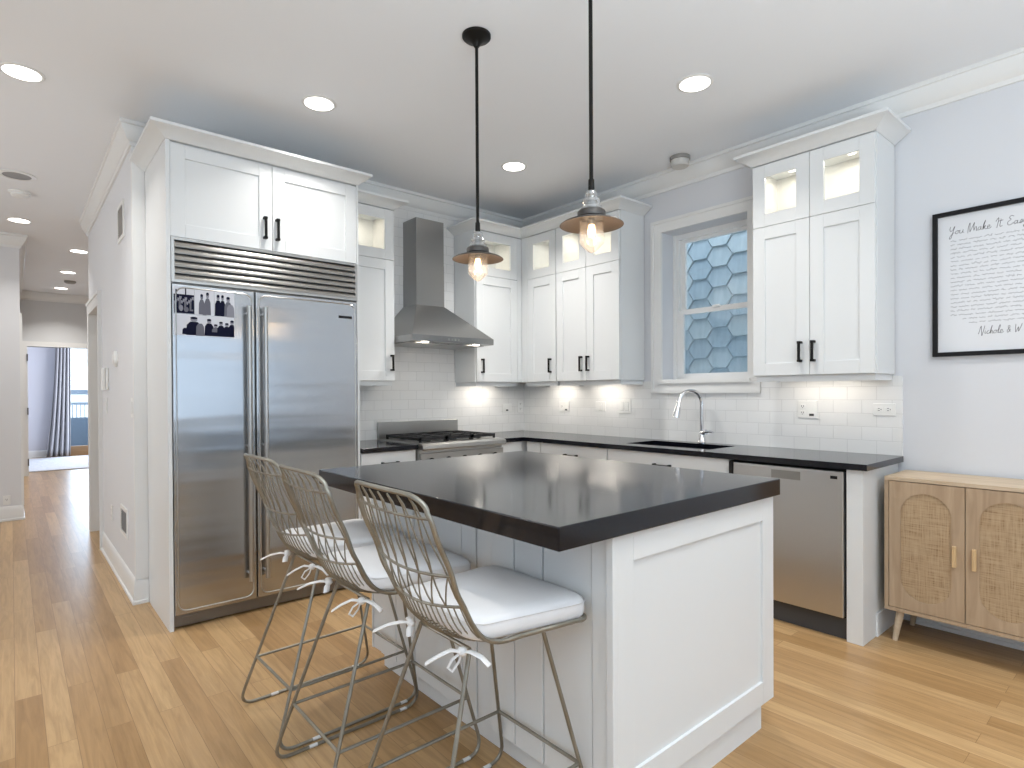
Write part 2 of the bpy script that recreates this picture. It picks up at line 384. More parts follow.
struct(MB().box(-2.7, .20, 12.0, 12.12, 0, CEIL).box(.20, 1.12, 12.0, 12.12, 2.06, CEIL).box(1.12, 2.2, 12.0, 12.12, 0, CEIL), 'wall_end', mat('end_wall_paint', (.66, .67, .675), .6))
# outer walls behind and left of the camera, with window openings
wf = MB(); xs = [-2.7, -1.9, .6, 1.0, 3.5, 3.98]
for i in range(0, len(xs)-1):
    if i % 2 == 0: wf.box(xs[i], xs[i+1], -3.72, -3.6, 0, CEIL)
    else: wf.box(xs[i], xs[i+1], -3.72, -3.6, 0, .9).box(xs[i], xs[i+1], -3.72, -3.6, 2.34, CEIL)
struct(wf, 'wall_front')
fac = mat('sky_block_grey', (.27, .28, .30), .8)
struct(MB().box(-22, 22, -12.3, -12, -4, 9), 'wall_sky_block', fac); struct(MB().box(-9.3, -9, -11, 14, -4, 9), 'wall_side_block', fac)  # unseen grey walls, added to dim the sky reflected in the refrigerator
struct(MB().box(-2.7, -2.6, -3.6, -.3, 0, CEIL).box(-2.7, -2.6, 1.5, 4.4, 0, CEIL).box(-2.7, -2.6, 6.0, 7.86, 0, CEIL).box(-2.7, -2.6, 4.4, 6.0, 0, .65).box(-2.7, -2.6, 4.4, 6.0, 2.45, CEIL).box(-2.7, -2.6, -.3, 1.5, 0, .65).box(-2.7, -2.6, -.3, 1.5, 2.45, CEIL), 'wall_side')  # both openings are made up for the side fill lights
for k in range(2):
    x0 = xs[1+2*k]; x1 = xs[2+2*k]; f = MB()
    f.box(x0, x0+.05, -3.63, -3.57, .9, 2.34).box(x1-.05, x1, -3.63, -3.57, .9, 2.34).box(x0+.05, x1-.05, -3.63, -3.57, .9, .95).box(x0+.05, x1-.05, -3.63, -3.57, 2.29, 2.34).box(x0+.05, x1-.05, -3.63, -3.6, 1.60, 1.64)
    struct(f, 'window_%d' % (k+4), 'trim')
# bedroom shell
struct(MB().box(-2.0, .86, YB, YB+.12, 0, CEIL).box(.86, 2.2, YB, YB+.12, 2.33, CEIL).box(1.75, 2.2, YB, YB+.12, 0, 2.33).box(-2.0, -1.9, 12.12, YB, 0, CEIL).box(2.1, 2.2, 12.12, YB, 0, CEIL), 'wall_bedroom', mat('bedroom_paint', (.66, .66, .72), .6))
# crown mouldings
CR = [(0, CEIL-.135), (.012, CEIL-.135), (.016, CEIL-.112), (.028, CEIL-.105), (.042, CEIL-.075), (.056, CEIL-.045), (.058, CEIL-.026), (.067, CEIL-.022), (.067, CEIL-.0005), (0, CEIL-.0005)]
struct(MB().sweep(CR, [(HX, 6.86), (HX, WY), (WX, WY), (WX, -3.6)]), 'trim_1', 'trim')
struct(MB().sweep(CR, [(-2.6, 7.86), (.075, 7.86), (.075, 12.0), (2.1, 12.0)]) if 0 else MB().sweep(CR, [(-2.6, 7.86), (.075, 7.86), (.075, 11.9)][::1]), 'trim_2', 'trim') if 0 else None
def sweep_left(prof, path): return MB().sweep(prof, path)
struct(MB().sweep(CR, [(.075, 12.0), (.075, 7.86), (-2.6, 7.86)][::-1]), 'trim_2', 'trim')
struct(MB().sweep(CR, [(.08, 12.0), (2.1, 12.0)]), 'trim_3', 'trim')
BB = [(0, 0), (.022, 0), (.022, .018), (.014, .024), (.014, .115), (.010, .13), (.006, .145), (0, .15)]
struct(MB().sweep(BB, [(HX, DY0-.09), (HX, WY), (.634, WY)]), 'baseboard_hall', 'trim')
struct(MB().sweep(BB, [(-2.6, 7.86), (.075, 7.86), (.075, 11.99)]), 'baseboard_left', 'trim')
struct(MB().sweep(BB, [(WX, .98), (WX, -3.59)]), 'baseboard_right', 'trim')
struct(MB().sweep(BB, [(-1.9, YB), (.85, YB)]), 'baseboard_bedroom', 'trim')
# the flat corner board that closes the hall wall against the refrigerator panel
struct(MB().box(HX-.004, .6345, WY-.012, WY+.02, .15, CEIL-.14), 'trim_4', 'trim')
# doorway casings
cs = MB()
cs.box(HX-.02, HX-.0005, DY0-.09, DY0-.001, 0, DH+.09).box(HX-.02, HX-.0005, DY1+.001, DY1+.09, 0, DH+.09).box(HX-.02, HX-.0005, DY0-.001, DY1+.001, DH+.001, DH+.09)
cs.box(HX-.028, HX-.0205, DY0-.092, DY0-.07, 0, DH+.07).box(HX-.028, HX-.0205, DY0-.092, DY1+.092, DH+.07, DH+.093)
cs.box(HX-.0195, HX+.14, DY0+.0005, DY0+.018, 0, DH-.018).box(HX-.0195, HX+.14, DY1-.018, DY1-.0005, 0, DH-.018).box(HX-.0195, HX+.14, DY0+.0005, DY1-.0005, DH-.0175, DH-.0005)
struct(cs, 'door_1', 'trim')
cs = MB(); cs.box(.118, .20, 11.975, 12.13, 0, 2.14).box(1.12, 1.21, 11.975, 12.13, 0, 2.14).box(.20, 1.12, 11.975, 12.13, 2.06, 2.14)
d2 = struct(cs, 'door_2', 'trim')
for z in (.22, 1.03, 1.88): MB().box(.188, .206, 11.955, 11.98, z-.055, z+.055, 'hinge').build('hinge', 'hinge', d2)
struct(MB().box(.07, .092, 7.845, 7.99, .15, 2.13), 'trim_5', 'trim')
# kitchen window
cw = .088
def frame4(mb, x0, x1, y0, y1, z0, z1, wy, zb, zt):
    mb.box(x0, x1, y0, y0+wy, z0, z1).box(x0, x1, y1-wy, y1, z0, z1).box(x0, x1, y0+wy, y1-wy, z0, z0+zb).box(x0, x1, y0+wy, y1-wy, z1-zt, z1); return mb
wn = MB(); frame4(wn, WX-.018, WX-.0005, WYa-cw, WYb+cw, WZ0-.10, WZ1+cw, cw, .10, cw)
frame4(wn, WX-.027, WX-.0181, WYa-cw-.002, WYb+cw+.002, WZ0-.103, WZ1+cw+.002, .022, .026, .022)
wn.box(WX-.032, WX-.0182, WYa-.02, WYb+.02, WZ0-.030, WZ0-.004)
win = struct(wn, 'window_1', 'trim')
fx = WX+.15
fr = MB(); frame4(fr, fx, fx+.06, WYa+.0005, WYb-.0005, WZ0+.0005, WZ1-.0005, .045, .022, .04)
fr.box(fx-.012, fx-.0005, WYb-.022, WYb-.0005, WZ0+.001, WZ1-.001).build('frame', 'trim', win)
def sash(x, z0, z1):
    a, b_ = WYa+.042, WYb-.042
    o = frame4(MB(), x, x+.025, a, b_, z0, z1, .04, .034, .034).build('sash', 'trim', win)
    MB().box(x+.010, x+.014, a+.0405, b_-.0405, z0+.0345, z1-.0345).build('pane', 'pane', o); return o
sash(fx+.032, 1.88, WZ1-.03); ls = sash(fx+.002, WZ0+.012, 1.905)
MB().box(fx-.012, fx+.004, 2.22, 2.28, 1.90, 1.918, 'white', .004).build('sash_lock', 'white', win)
# neighbour's wall outside: overlapping hexagonal shingles
SX = 4.62
sg = MB()
hh, hw, fl = .174, .122, .064       # height, half width, half flat
cols = range(-2, 24); 
for i in cols:
    yc = 1.5+i*(hw+fl)
    for k in range(0, 22):
        zc = .7+k*hh+(hh/2 if i % 2 else 0)
        top, bot = SX-.004, SX-.026
        def px(z): return bot+(top-bot)*((z-(zc-hh/2))/hh)
        g = .008
        ring = [(-hw+g, 0), (-fl+g*.3, -hh/2+g*.4), (fl-g*.3, -hh/2+g*.4), (hw-g, 0), (fl, hh/2-g), (-fl, hh/2-g)]
        a = [(px(zc+z), yc+y, zc+z) for y, z in ring]; b_ = [(SX+.01, yc+y, zc+z) for y, z in ring]
        sg.loft([b_, a])
sg.box(SX+.001, SX+.1, -1, 8, -.5, 5, mat('shingle_gap', (.16, .20, .23), .8)); sg.mats.append(M['shingle'])
for f_ in sg.bm.faces: f_.material_index = 0 if len(f_.verts) == 4 and max(v.co.x for v in f_.verts) > SX+.05 else 1
struct(sg, 'wall_neighbour', 'shingle')
# backsplash tile fields
BS1 = 1.362
ti = MB().box(1.757, WX, WY-.010, WY-.0005, .90, 1.40).box(2.185, 2.945, WY-.010, WY-.0005, 1.40, 2.80); struct(ti, 'trim_6', 'tileX')
ti = MB().box(WX-.010, WX-.0005, 1.035, WYa-cw, .90, BS1).box(WX-.010, WX-.0005, WYa-cw, WYb+cw, .90, WZ0-.10).box(WX-.010, WX-.0005, WYb+cw, WY-.01, .90, BS1); struct(ti, 'trim_7', 'tileY')

# ------------------------------------------------------------------ cabinet helpers
def MX(face): return lambda u, w, v: (u, face-w, v)      # faces -Y
def MYs(face): return lambda u, w, v: (face-w, u, v)     # faces -X
def bx(mb, fm, u0, u1, w0, w1, v0, v1, m=None, bev=0):
    a = fm(u0, w0, v0); b_ = fm(u1, w1, v1); mb.box(a[0], b_[0], a[1], b_[1], a[2], b_[2], m, bev); return mb
def shaker(fm, u0, u1, v0, v1, parent, name='door', frame=.074, glass=False, handle=None, knob_label=None):
    g = .0015; u0, u1 = sorted((u0, u1)); u0 += g; u1 -= g; v0 += g; v1 -= g
    d = MB()
    bx(d, fm, u0, u0+frame, -.02, 0, v0, v1); bx(d, fm, u1-frame, u1, -.02, 0, v0, v1)
    bx(d, fm, u0+frame, u1-frame, -.02, 0, v0, v0+frame); bx(d, fm, u0+frame, u1-frame, -.02, 0, v1-frame, v1)
    if not glass: bx(d, fm, u0+frame-.001, u1-frame+.001, -.02, -.009, v0+frame-.001, v1-frame+.001)
    o = d.build(name, 'cab', parent, bevel=.0015)
    if glass:
        gm = MB(); bx(gm, fm, u0+frame-.004, u1-frame+.004, -.013, -.009, v0+frame-.004, v1-frame+.004); gm.build('glass_pane', 'pane', o)
    if handle: pull(fm, o, *handle)
    return o
def pull(fm, parent, u, v0, v1, horiz=False, name='handle'):
    h = MB(); r = .0072
    if horiz:
        bx(h, fm, v0, v1, .022, .033, u-r, u+r, bev=.002); bx(h, fm, v0, v0+.014, 0, .030, u-.0105, u+.0105, bev=.002); bx(h, fm, v1-.014, v1, 0, .030, u-.0105, u+.0105, bev=.002)
    else:
        bx(h, fm, u-r, u+r, .022, .033, v0, v1, bev=.002); bx(h, fm, u-.0105, u+.0105, 0, .030, v0, v0+.014, bev=.002); bx(h, fm, u-.0105, u+.0105, 0, .030, v1-.014, v1, bev=.002)
    h.build(name, 'black', parent)
CC = [(-.015, 2.651), (.004, 2.651), (.010, 2.658), (.070, 2.698), (.079, 2.700), (.079, 2.716), (-.015, 2.716)]
def wall_cab(name, label, fm, u0, u1, depth, doors, crown, z0=1.372, zm=2.272, z1=2.645, pucks=True, rail=True, extra=None):
    c = fm((u0+u1)/2, -depth/2, z0); t_ = thing(name, label, 'cabinet', c)
    b_ = MB(); s_ = .018; w0 = -.021
    bx(b_, fm, u0, u0+s_, -depth, w0, z0, z1); bx(b_, fm, u1-s_, u1, -depth, w0, z0, z1)
    bx(b_, fm, u0+s_, u1-s_, -depth+.01, w0, z0, z0+s_); bx(b_, fm, u0+s_, u1-s_, -depth+.01, w0, z1-.01, z1); bx(b_, fm, u0+.001, u1-.001, -depth, w0, z1+.0005, z1+.06)
    bx(b_, fm, u0+s_, u1-s_, -depth, -depth+.01, z0, z1)
    b_.build('carcass', 'cab', t_)
    i = MB(); bx(i, fm, u0+s_+.001, u1-s_-.001, -depth+.011, w0-.004, zm-.02, zm+.012); bx(i, fm, u0+s_+.001, u1-s_-.001, -depth+.0105, -depth+.016, zm+.012, z1-.011)
    bx(i, fm, u0+s_+.0005, u0+s_+.003, -depth+.016, w0-.004, zm+.012, z1-.011); bx(i, fm, u1-s_-.003, u1-s_-.0005, -depth+.016, w0-.004, zm+.012, z1-.011)
    i.build('display_shelf', 'cabin', t_)
    for (a, d, hu) in doors:
        shaker(fm, a, d, zm, z1, t_, 'glass_door', glass=True)
        shaker(fm, a, d, z0, zm, t_, 'door', handle=(hu, 1.447, 1.567) if hu is not None else None)
        um = (a+d)/2
        p = MB(); q = fm(um, -.16, z1-.012)
        p.lathe([(.03, 0), (.03, .0), (.03, -.008), (.022, -.009)], q, 16, 'white'); p.lathe([(.022, -.0085), (.022, -.0105)], q, 16, 'puck'); p.build('puck_light', 'puck', t_)
        l = area('puck_lamp', (q[0], q[1], q[2]-.014),   .05, .65, WARM, disk=True)
    if extra: extra(t_)
    MB().sweep(CC, crown).build('crown', 'cab', t_)
    if rail:
        r_ = MB(); bx(r_, fm, u0+.012, u1-.012, -.045, -.027, z0-.035, z0-.0005); bx(r_, fm, u0+.012, u0+.028, -depth+.001, -.0451, z0-.035, z0-.0005); bx(r_, fm, u1-.028, u1-.012, -depth+.001, -.0451, z0-.035, z0-.0005); r_.build('light_rail', 'cab', t_)
    return t_
def strip(fm, u, w, z, ln, power, along):
    q = fm(u, w, z); area('undercabinet_lamp', q, ln if along == 0 else .05, power, (1, .92, .82), sy=.05 if along == 0 else ln)

# ------------------------------------------------------------------ refrigerator and its cabinet
FY = 3.58; fmF = MX(FY)
rc = thing('refrigerator_cabinet', 'tall white cabinet surround with two doors above the steel refrigerator', 'cabinet', (1.195, 3.9, 0))
MB().box(.635, .655, FY-.012, WY-.003, 0, 2.66).build('side_panel', 'cab', rc)
MB().box(1.7365, 1.750, FY, WY-.003, 0, 2.66).build('side_panel', 'cab', rc)
MB().box(.656, 1.736, FY+.021, WY-.003, 2.16, 2.714).build('carcass', 'cab', rc)
shaker(fmF, .656, 1.196, 2.137, 2.645, rc, handle=(1.150, 2.20, 2.33)); shaker(fmF, 1.196, 1.736, 2.137, 2.645, rc, handle=(1.222, 2.20, 2.33))
MB().sweep(CC, [(.635, WY-.003), (.635, FY-.012), (1.728, FY-.012), (1.728, 3.785)]).build('crown', 'cab', rc)
rf = thing('refrigerator', 'wide built-in stainless refrigerator with two doors and louvered top grille', 'refrigerator', (1.195, 3.88, 0))
MB().box(.658, 1.734, FY+.03, WY-.02, .02, 2.134).build('body', 'steel2', rf)
gr = MB().box(.658, .674, FY-.012, FY+.03, 1.89, 2.134).box(1.718, 1.734, FY-.012, FY+.03, 1.89, 2.134).box(.674, 1.718, FY-.012, FY+.03, 2.118, 2.134).box(.674, 1.718, FY-.014, FY+.03, 1.89, 1.905)
gr.box(.674, 1.718, FY+.026, FY+.03, 1.905, 2.118, 'dark')
gr.mats and None
gr.mi('steel2')
for f in gr.bm.faces: pass
g2 = MB().box(.658, .674, FY-.012, FY+.03, 1.89, 2.134).box(1.718, 1.734, FY-.012, FY+.03, 1.89, 2.134).box(.674, 1.718, FY-.012, FY+.03, 2.118, 2.134).box(.674, 1.718, FY-.014, FY+.03, 1.89, 1.905)
gr.bm.free(); g2.build('grille_frame', 'steel2', rf)
MB().box(.674, 1.718, FY+.024, FY+.0299, 1.905, 2.118).build('grille_back', mat('grille_shadow_steel', (.10, .10, .10), .5, .6), rf)
for k in range(6):
    zc = 1.921+k*.0355
    pr = [(-.012, -.012), (-.004, -.015), (.022, .006), (.022, .010), (-.004, .006), (-.010, .002)]
    pr = [(-.015, -.015), (-.008, -.0175), (.008, .007), (.006, .0135), (-.003, .0125), (-.013, -.004)]
    MB().prism([(.675, FY+a, zc+b_) for a, b_ in pr], (1.042, 0, 0)).build('louver', 'steel2', rf)
def fdoor(x0, x1, hx):
    d = MB().box(x0, x1, FY-.010, FY+.03, .078, 1.883, None, .006)
    o = d.build('door', 'steel', rf)
    # raised perimeter bead with rounded corners
    e = .018; P_ = [(x0+e, .10), (x1-e, .10), (x1-e, 1.862), (x0+e, 1.862)]
    cyc = P_+P_[:2]; pts = fillet([(a, FY-.010, b_) for a, b_ in cyc], .05, 6)[1:-1]
    pts = pts[:len(pts)]
    MB().tube(pts, .004, seg=6, closed=True).build('bead', 'steel2', o)
    h = MB().tube([(hx, FY-.055, .20), (hx, FY-.055, 1.79)], .0125, seg=14)
    for z in (.24, .98, 1.75): h.tube([(hx, FY-.008, z), (hx, FY-.055, z)], .008, seg=10)
    h.build('handle', 'steel2', o)
    return o
fdoor(.660, 1.086, 1.043); dR = fdoor(1.092, 1.732, 1.134)
MB().box(1.604, 1.694, FY-.0125, FY-.010, 1.768, 1.784).build('badge', 'blackplastic', dR)
MB().box(.66, 1.732, FY+.012, FY+.03, .012, .076).box(.70, .78, FY+.008, FY+.012, .03, .06).build('toe_grille', mat('toe_steel', (.22, .21, .20), .4, .9), rf)
# photographs on the left refrigerator door
def photo(x0, x1, z0, z1, label, figs, bg='photopaper'):
    p = MB().box(x0, x1, FY-.0118, FY-.0104, z0, z1).build('photo_print', bg)
    tag(p, label, 'photo', 'black-and-white photos on the refrigerator')
    w, hgt = x1-x0, z1-z0; m_ = MB(); lay = 0
    for kind, cx, cz, rx, rz, mm in figs:
        lay += 1; y = FY-.0119-.00003*lay
        X, Z = x0+cx*w, z0+cz*hgt
        if kind == 'o': pl = [(rx*w*math.cos(a*PI/8), rz*hgt*math.sin(a*PI/8)) for a in range(16)]
        elif kind == 'b': pl = [(-rx*w, -rz*hgt), (rx*w, -rz*hgt), (rx*w*.9, rz*hgt*.5), (rx*w*.45, rz*hgt), (-rx*w*.45, rz*hgt), (-rx*w*.9, rz*hgt*.5)]
        else: pl = [(-rx*w, -rz*hgt), (rx*w, -rz*hgt), (rx*w, rz*hgt), (-rx*w, rz*hgt)]
        c = [(min(max(X+a, x0+.0005), x1-.0005), y, min(max(Z+b_, z0+.0005), z1-.0005)) for a, b_ in pl]
        i = m_.mi(mm); f = m_.bm.faces.new([m_.bm.verts.new(q) for q in c]); f.material_index = i
    m_.build('photo_image', 'ink', p); return p
def person(cx, h, w, suit, head='inklight', base=0.02):
    return [('b', cx, base+h*.36, w, h*.36, suit), ('o', cx, base+h*.84, w*.45, h*.13, head), ('o', cx, base+h*.92, w*.46, h*.07, 'inkdark')]
fg = [('r', .5, .36, .5, .36, 'inkdark')]
for i in range(11):
    cx = .06+.088*i; hz = .42+.22*((i*37) % 7)/7
    fg += [('b', cx, hz-.24, .09, .2, 'inkdark' if i % 3 else 'inkgrey'), ('o', cx, hz, .06, .09, 'inklight'), ('o', cx, hz+.07, .06, .04, 'inkdark')]
fg += [('r', .58, .82, .03, .14, 'inkdark'), ('r', .12, .8, .03, .1, 'inkdark'), ('o', .35, .2, .1, .12, 'inklight'), ('o', .6, .16, .12, .1, 'inkgrey')]
photo(.668, .768, 1.722, 1.866, 'small black-and-white photo of a cheering crowd at the top left of the fridge', fg)
photo(.770, .868, 1.720, 1.864, 'small pale photo of a couple standing together, middle of the fridge photos', person(.36, .8, .16, 'inkgrey', 'inkgrey')+person(.66, .88, .17, 'inkgrey', 'inklight')+[('b', .5, .2, .1, .2, 'inkgrey')])
photo(.870, .975, 1.718, 1.862, 'small photo of three people in a row nearest the refrigerator handle', person(.18, .85, .17, 'inkdark')+person(.4, .85, .15, 'inkdark')+person(.68, .8, .2, 'inkgrey')+[('b', .8, .25, .2, .25, 'inklight')])
photo(.668, .973, 1.604, 1.718, 'wide black-and-white photo of men in dark suits under the three small photos', person(.32, .9, .13, 'inkdark')+person(.57, .85, .08, 'inkdark')+person(.68, .6, .07, 'inkgrey')+person(.77, .75, .07, 'inkdark')+person(.87, .7, .07, 'inkdark')+person(.96, .85, .07, 'inkdark')+[('b', .42, .3, .07, .3, 'inkgrey'), ('b', .18, .2, .05, .15, 'inkdark'), ('r', .75, .12, .25, .1, 'inkdark')])

# ------------------------------------------------------------------ wall cabinets
UY, UX = 3.875, 3.455
fmU, fmS = MX(UY), MYs(UX)
wall_cab('wall_cabinet', 'white wall cabinet between the refrigerator and the range hood', fmU, 1.759, 2.183, WY-UY-.011, [(1.765, 2.18, 2.152)], [(1.759, UY), (2.183, UY), (2.183, WY-.012)])
def fill1(t_):
    m_ = MB(); bx(m_, fmU, 3.406, UX-.001, -.30, -.001, 1.372, 2.645); m_.build('filler_strip', 'cab', t_)
wall_cab('wall_cabinet', 'white corner wall cabinet just right of the range hood', fmU, 2.947, 3.42, WY-UY-.011, [(2.95, 3.405, 3.004)], [(2.947, WY-.012), (2.947, UY), (UX, UY)], extra=fill1)
def fill2(t_):
    m_ = MB(); bx(m_, fmS, 3.800, UY-.001, -.30, -.001, 1.372, 2.645); m_.build('filler_strip', 'cab', t_)
wall_cab('wall_cabinet', 'narrow single-door white wall cabinet in the corner on the sink wall', fmS, 3.445, 3.86, WX-UX-.011, [(3.448, 3.798, 3.508)], [(UX, UY), (UX, 3.445)], extra=fill2)
wall_cab('wall_cabinet', 'double-door white wall cabinet left of the window on the sink wall', fmS, 2.775, 3.443, WX-UX-.011, [(3.109, 3.441, 3.158), (2.778, 3.109, 3.084)], [(UX, 3.445), (UX, 2.775), (WX-.012, 2.775)])
wall_cab('wall_cabinet', 'double-door white wall cabinet right of the window above the dishwasher', fmS, 1.072, 1.744, WX-UX-.011, [(1.407, 1.742, 1.457), (1.075, 1.407, 1.384)], [(WX-.012, 1.744), (UX, 1.744), (UX, 1.072), (WX-.012, 1.072)])
for u, p in ((3.62, 1.0), (3.11, 1.2)): strip(fmS, u, -.17, 1.366, .30, p, 1)
strip(fmS, 1.41, -.17, 1.366, .40, 1.0, 1); strip(fmU, 3.2, -.17, 1.366, .30, 1.3, 0)

# ------------------------------------------------------------------ range hood
hd = thing('range_hood', 'stainless chimney range hood on the tiled wall above the range', 'range hood', (2.567, 4.0, 1.66))
hx0, hx1, hy = 2.190, 2.942, 3.64; hb = WY-.012
cx0, cx1, cyf = 2.440, 2.700, 3.985
MB().box(cx0, cx1, cyf, cyf+.004, 1.96, 2.675).box(cx0, cx0+.004, cyf+.004, hb, 1.96, 2.675).box(cx1-.004, cx1, cyf+.004, hb, 1.96, 2.675).box(cx0+.004, cx1-.004, cyf+.004, hb, 2.33, 2.34).box(cx0-.0015, cx1+.0015, cyf-.0015, hb, 1.96, 2.32).build('chimney', 'hood', hd)
MB().hexa([(hx0, hy, 1.708), (hx1, hy, 1.708), (hx1, hb, 1.708), (hx0, hb, 1.708), (cx0-.002, cyf-.002, 1.985), (cx1+.002, cyf-.002, 1.985), (cx1+.002, hb, 1.985), (cx0-.002, hb, 1.985)]).box(hx0, hx1, hy, hb, 1.662, 1.708).build('canopy', 'hood', hd)
MB().box(hx0+.03, hx0+.37, hy+.09, hb-.04, 1.655, 1.6615).box(hx1-.37, hx1-.03, hy+.09, hb-.04, 1.655, 1.6615).build('filter', 'steel2', hd)
for x in (hx0+.14, hx1-.14):
    MB().lathe([(.028, 0), (.028, -.006)], (x, hy+.05, 1.6615), 16).build('hood_lamp', 'puck', hd)
    area('hood_bulb', (x, hy+.05, 1.650), .05, .6, WARM, disk=True)
pb = MB()
for k in range(4): pb.box(2.50+k*.03, 2.515+k*.03, hy-.003, hy, 1.678, 1.692)
pb.build('button', 'steel2', hd)

# ------------------------------------------------------------------ base cabinets, counters
CZ, CT = .914, .032
CFX, CFY = 3.192, 3.562
fmB, fmBS = MX(3.59), MYs(3.217)
def base(name, label, fm, u0, u1, back, fronts, hollow=False):
    q = fm((u0+u1)/2, -back/2, 0); t_ = thing(name, label, 'cabinet', q); m_ = MB()
    
    if hollow:
        bx(m_, fm, u0, u0+.018, -back, -.021, .10, CZ-CT-.001); bx(m_, fm, u1-.018, u1, -back, -.021, .10, CZ-CT-.001); bx(m_, fm, u0+.018, u1-.018, -back, -.021, .10, .118)
    else: bx(m_, fm, u0, u1, -back, -.021, .10, CZ-CT-.001)
    m_.build('carcass', 'cab', t_)
    m_ = MB(); bx(m_, fm, u0, u1, -back+.02, -.085, 0, .10); m_.build('toe_kick', 'cab', t_)
    for kind, a, b_, z0, z1, h in fronts:
        if kind == 'drawer':
            m_ = MB(); bx(m_, fm, a+.0015, b_-.0015, -.02, 0, z0, z1); o = m_.build('drawer', 'cab', t_, bevel=.0015)
            if h: pull(fm, o, (z0+z1)/2+.01, (a+b_)/2-.065, (a+b_)/2+.065, True)
        elif kind == 'panel':
            m_ = MB(); bx(m_, fm, a+.0015, b_-.0015, -.02, 0, z0, z1); m_.build('filler_strip', 'cab', t_)
        else: shaker(fm, a, b_, z0, z1, t_, handle=h)
    return t_
base('base_cabinet', 'white drawer base cabinet between the refrigerator and the range', fmB, 1.759, 2.186, WY-3.59-.012, [('drawer', 1.762, 2.183, .70, .878, 1), ('door', 1.762, 2.183, .102, .695, (2.15, .55, .67))])
base('corner_base_cabinet', 'white corner base cabinet to the right of the range', fmB, 2.956, 3.755, WY-3.59-.012, [('panel', 2.958, 3.195, .102, .878, 0)])
base('base_cabinet', 'white base cabinet with a wide drawer along the sink wall', fmBS, 2.70, 3.55, WX-3.217-.012, [('panel', 3.395, 3.55, .102, .878, 0), ('drawer', 2.703, 3.39, .70, .878, 1), ('door', 3.047, 3.39, .102, .695, (3.08, .55, .67)), ('door', 2.703, 3.043, .102, .695, (3.01, .55, .67))])
base('sink_base_cabinet', 'white sink base cabinet below the faucet, beside the dishwasher', fmBS, 1.765, 2.698, WX-3.217-.012, [('drawer', 1.768, 2.695, .70, .878, 1), ('door', 2.232, 2.695, .102, .695, (2.26, .55, .67)), ('door', 1.768, 2.228, .102, .695, (2.20, .55, .67))], hollow=True)
ep = thing('end_panel', 'white end panel closing the counter run beside the rattan sideboard', 'panel', (3.48, 1.09, 0))
MB().box(3.217, WX-.012, 1.055, 1.132, 0, CZ-CT-.001).build('panel', 'cab', ep, bevel=.002)
MB().box(3.40, WX-.012, 1.047, 1.055, 0, .12).build('base_molding', 'cab', ep)
ct = MB()
SKx0, SKx1, SKy0, SKy1 = 3.325, 3.665, 1.965, 2.62
zt0, zt1 = CZ-CT, CZ
ct.box(CFX, SKx0, 1.03, CFY, zt0, zt1).box(SKx1, WX-.011, 1.03, CFY, zt0, zt1).box(SKx0, SKx1, 1.03, SKy0, zt0, zt1).box(SKx0, SKx1, SKy1, CFY, zt0, zt1).box(2.958, WX-.011, CFY, WY-.011, zt0, zt1)
bmesh.ops.remove_doubles(ct.bm, verts=ct.bm.verts, dist=1e-5)
tag(ct.build('countertop', 'granite'), 'L-shaped black granite countertop along the sink wall', 'countertop')
tag(MB().box(1.759, 2.187, CFY, WY-.011, zt0, zt1, None, .003).build('countertop', 'granite'), 'short black granite countertop between the refrigerator and the range', 'countertop')
sk = MB(); a = .012
sk.box(SKx0-a, SKx1+a, SKy0-a, SKy1+a, CZ-.22, CZ-.205).box(SKx0-a, SKx0, SKy0-a, SKy1+a, CZ-.205, zt0-.001).box(SKx1, SKx1+a, SKy0-a, SKy1+a, CZ-.205, zt0-.001).box(SKx0, SKx1, SKy0-a, SKy0, CZ-.205, zt0-.001).box(SKx0, SKx1, SKy1, SKy1+a, CZ-.205, zt0-.001)
sko = thing('sink', 'dark undermount sink set in the counter below the window', 'sink', (3.495, 2.29, CZ-.22))
sk.build('basin', 'sink', sko); MB().lathe([(.045, 0), (.045, .003), (.03, .004)], (3.495, 2.29, CZ-.205), 20).build('drain', 'chrome', sko)
fc = thing('faucet', 'chrome gooseneck pull-down faucet standing behind the sink', 'faucet', (3.705, 2.245, CZ))
bxp, byp = 3.705, 2.245
MB().lathe([(.029, .0005), (.029, .006), (.024, .012), (.022, .06), (.018, .075)], (bxp, byp, CZ), 20).build('base', 'chrome', fc)
dv = Vector((-.60, .25, 0)).normalized(); dv = Vector((-.75, .38, 0)).normalized()
nk = [(bxp, byp, CZ+.07), (bxp, byp, CZ+.285)]
for i in range(1, 13):
    a = PI*i/13*1.02; rr = .088
    nk.append((bxp+dv.x*(rr-rr*math.cos(a)), byp+dv.y*(rr-rr*math.cos(a)), CZ+.285+rr*math.sin(a)))
MB().tube(nk, .0125, seg=14).build('neck', 'chrome', fc)
e0 = Vector(nk[-1]); e1 = e0+Vector((dv.x*.028, dv.y*.028, -.115))
MB().tube([e0+Vector((0, 0, .01)), e0.lerp(e1, .3), e0.lerp(e1, .7), e1], [.0135, .018, .024, .026], seg=16).build('spray_head', 'chrome', fc)
MB().tube([(bxp, byp, CZ+.075), (bxp-.02, byp-.045, CZ+.082)], .018, seg=14).tube([(bxp-.02, byp-.045, CZ+.082), (bxp-.035, byp-.085, CZ+.088), (bxp-.045, byp-.115, CZ+.084)], [.017, .016, .009], seg=12, flat=.6).build('lever', 'chrome', fc)

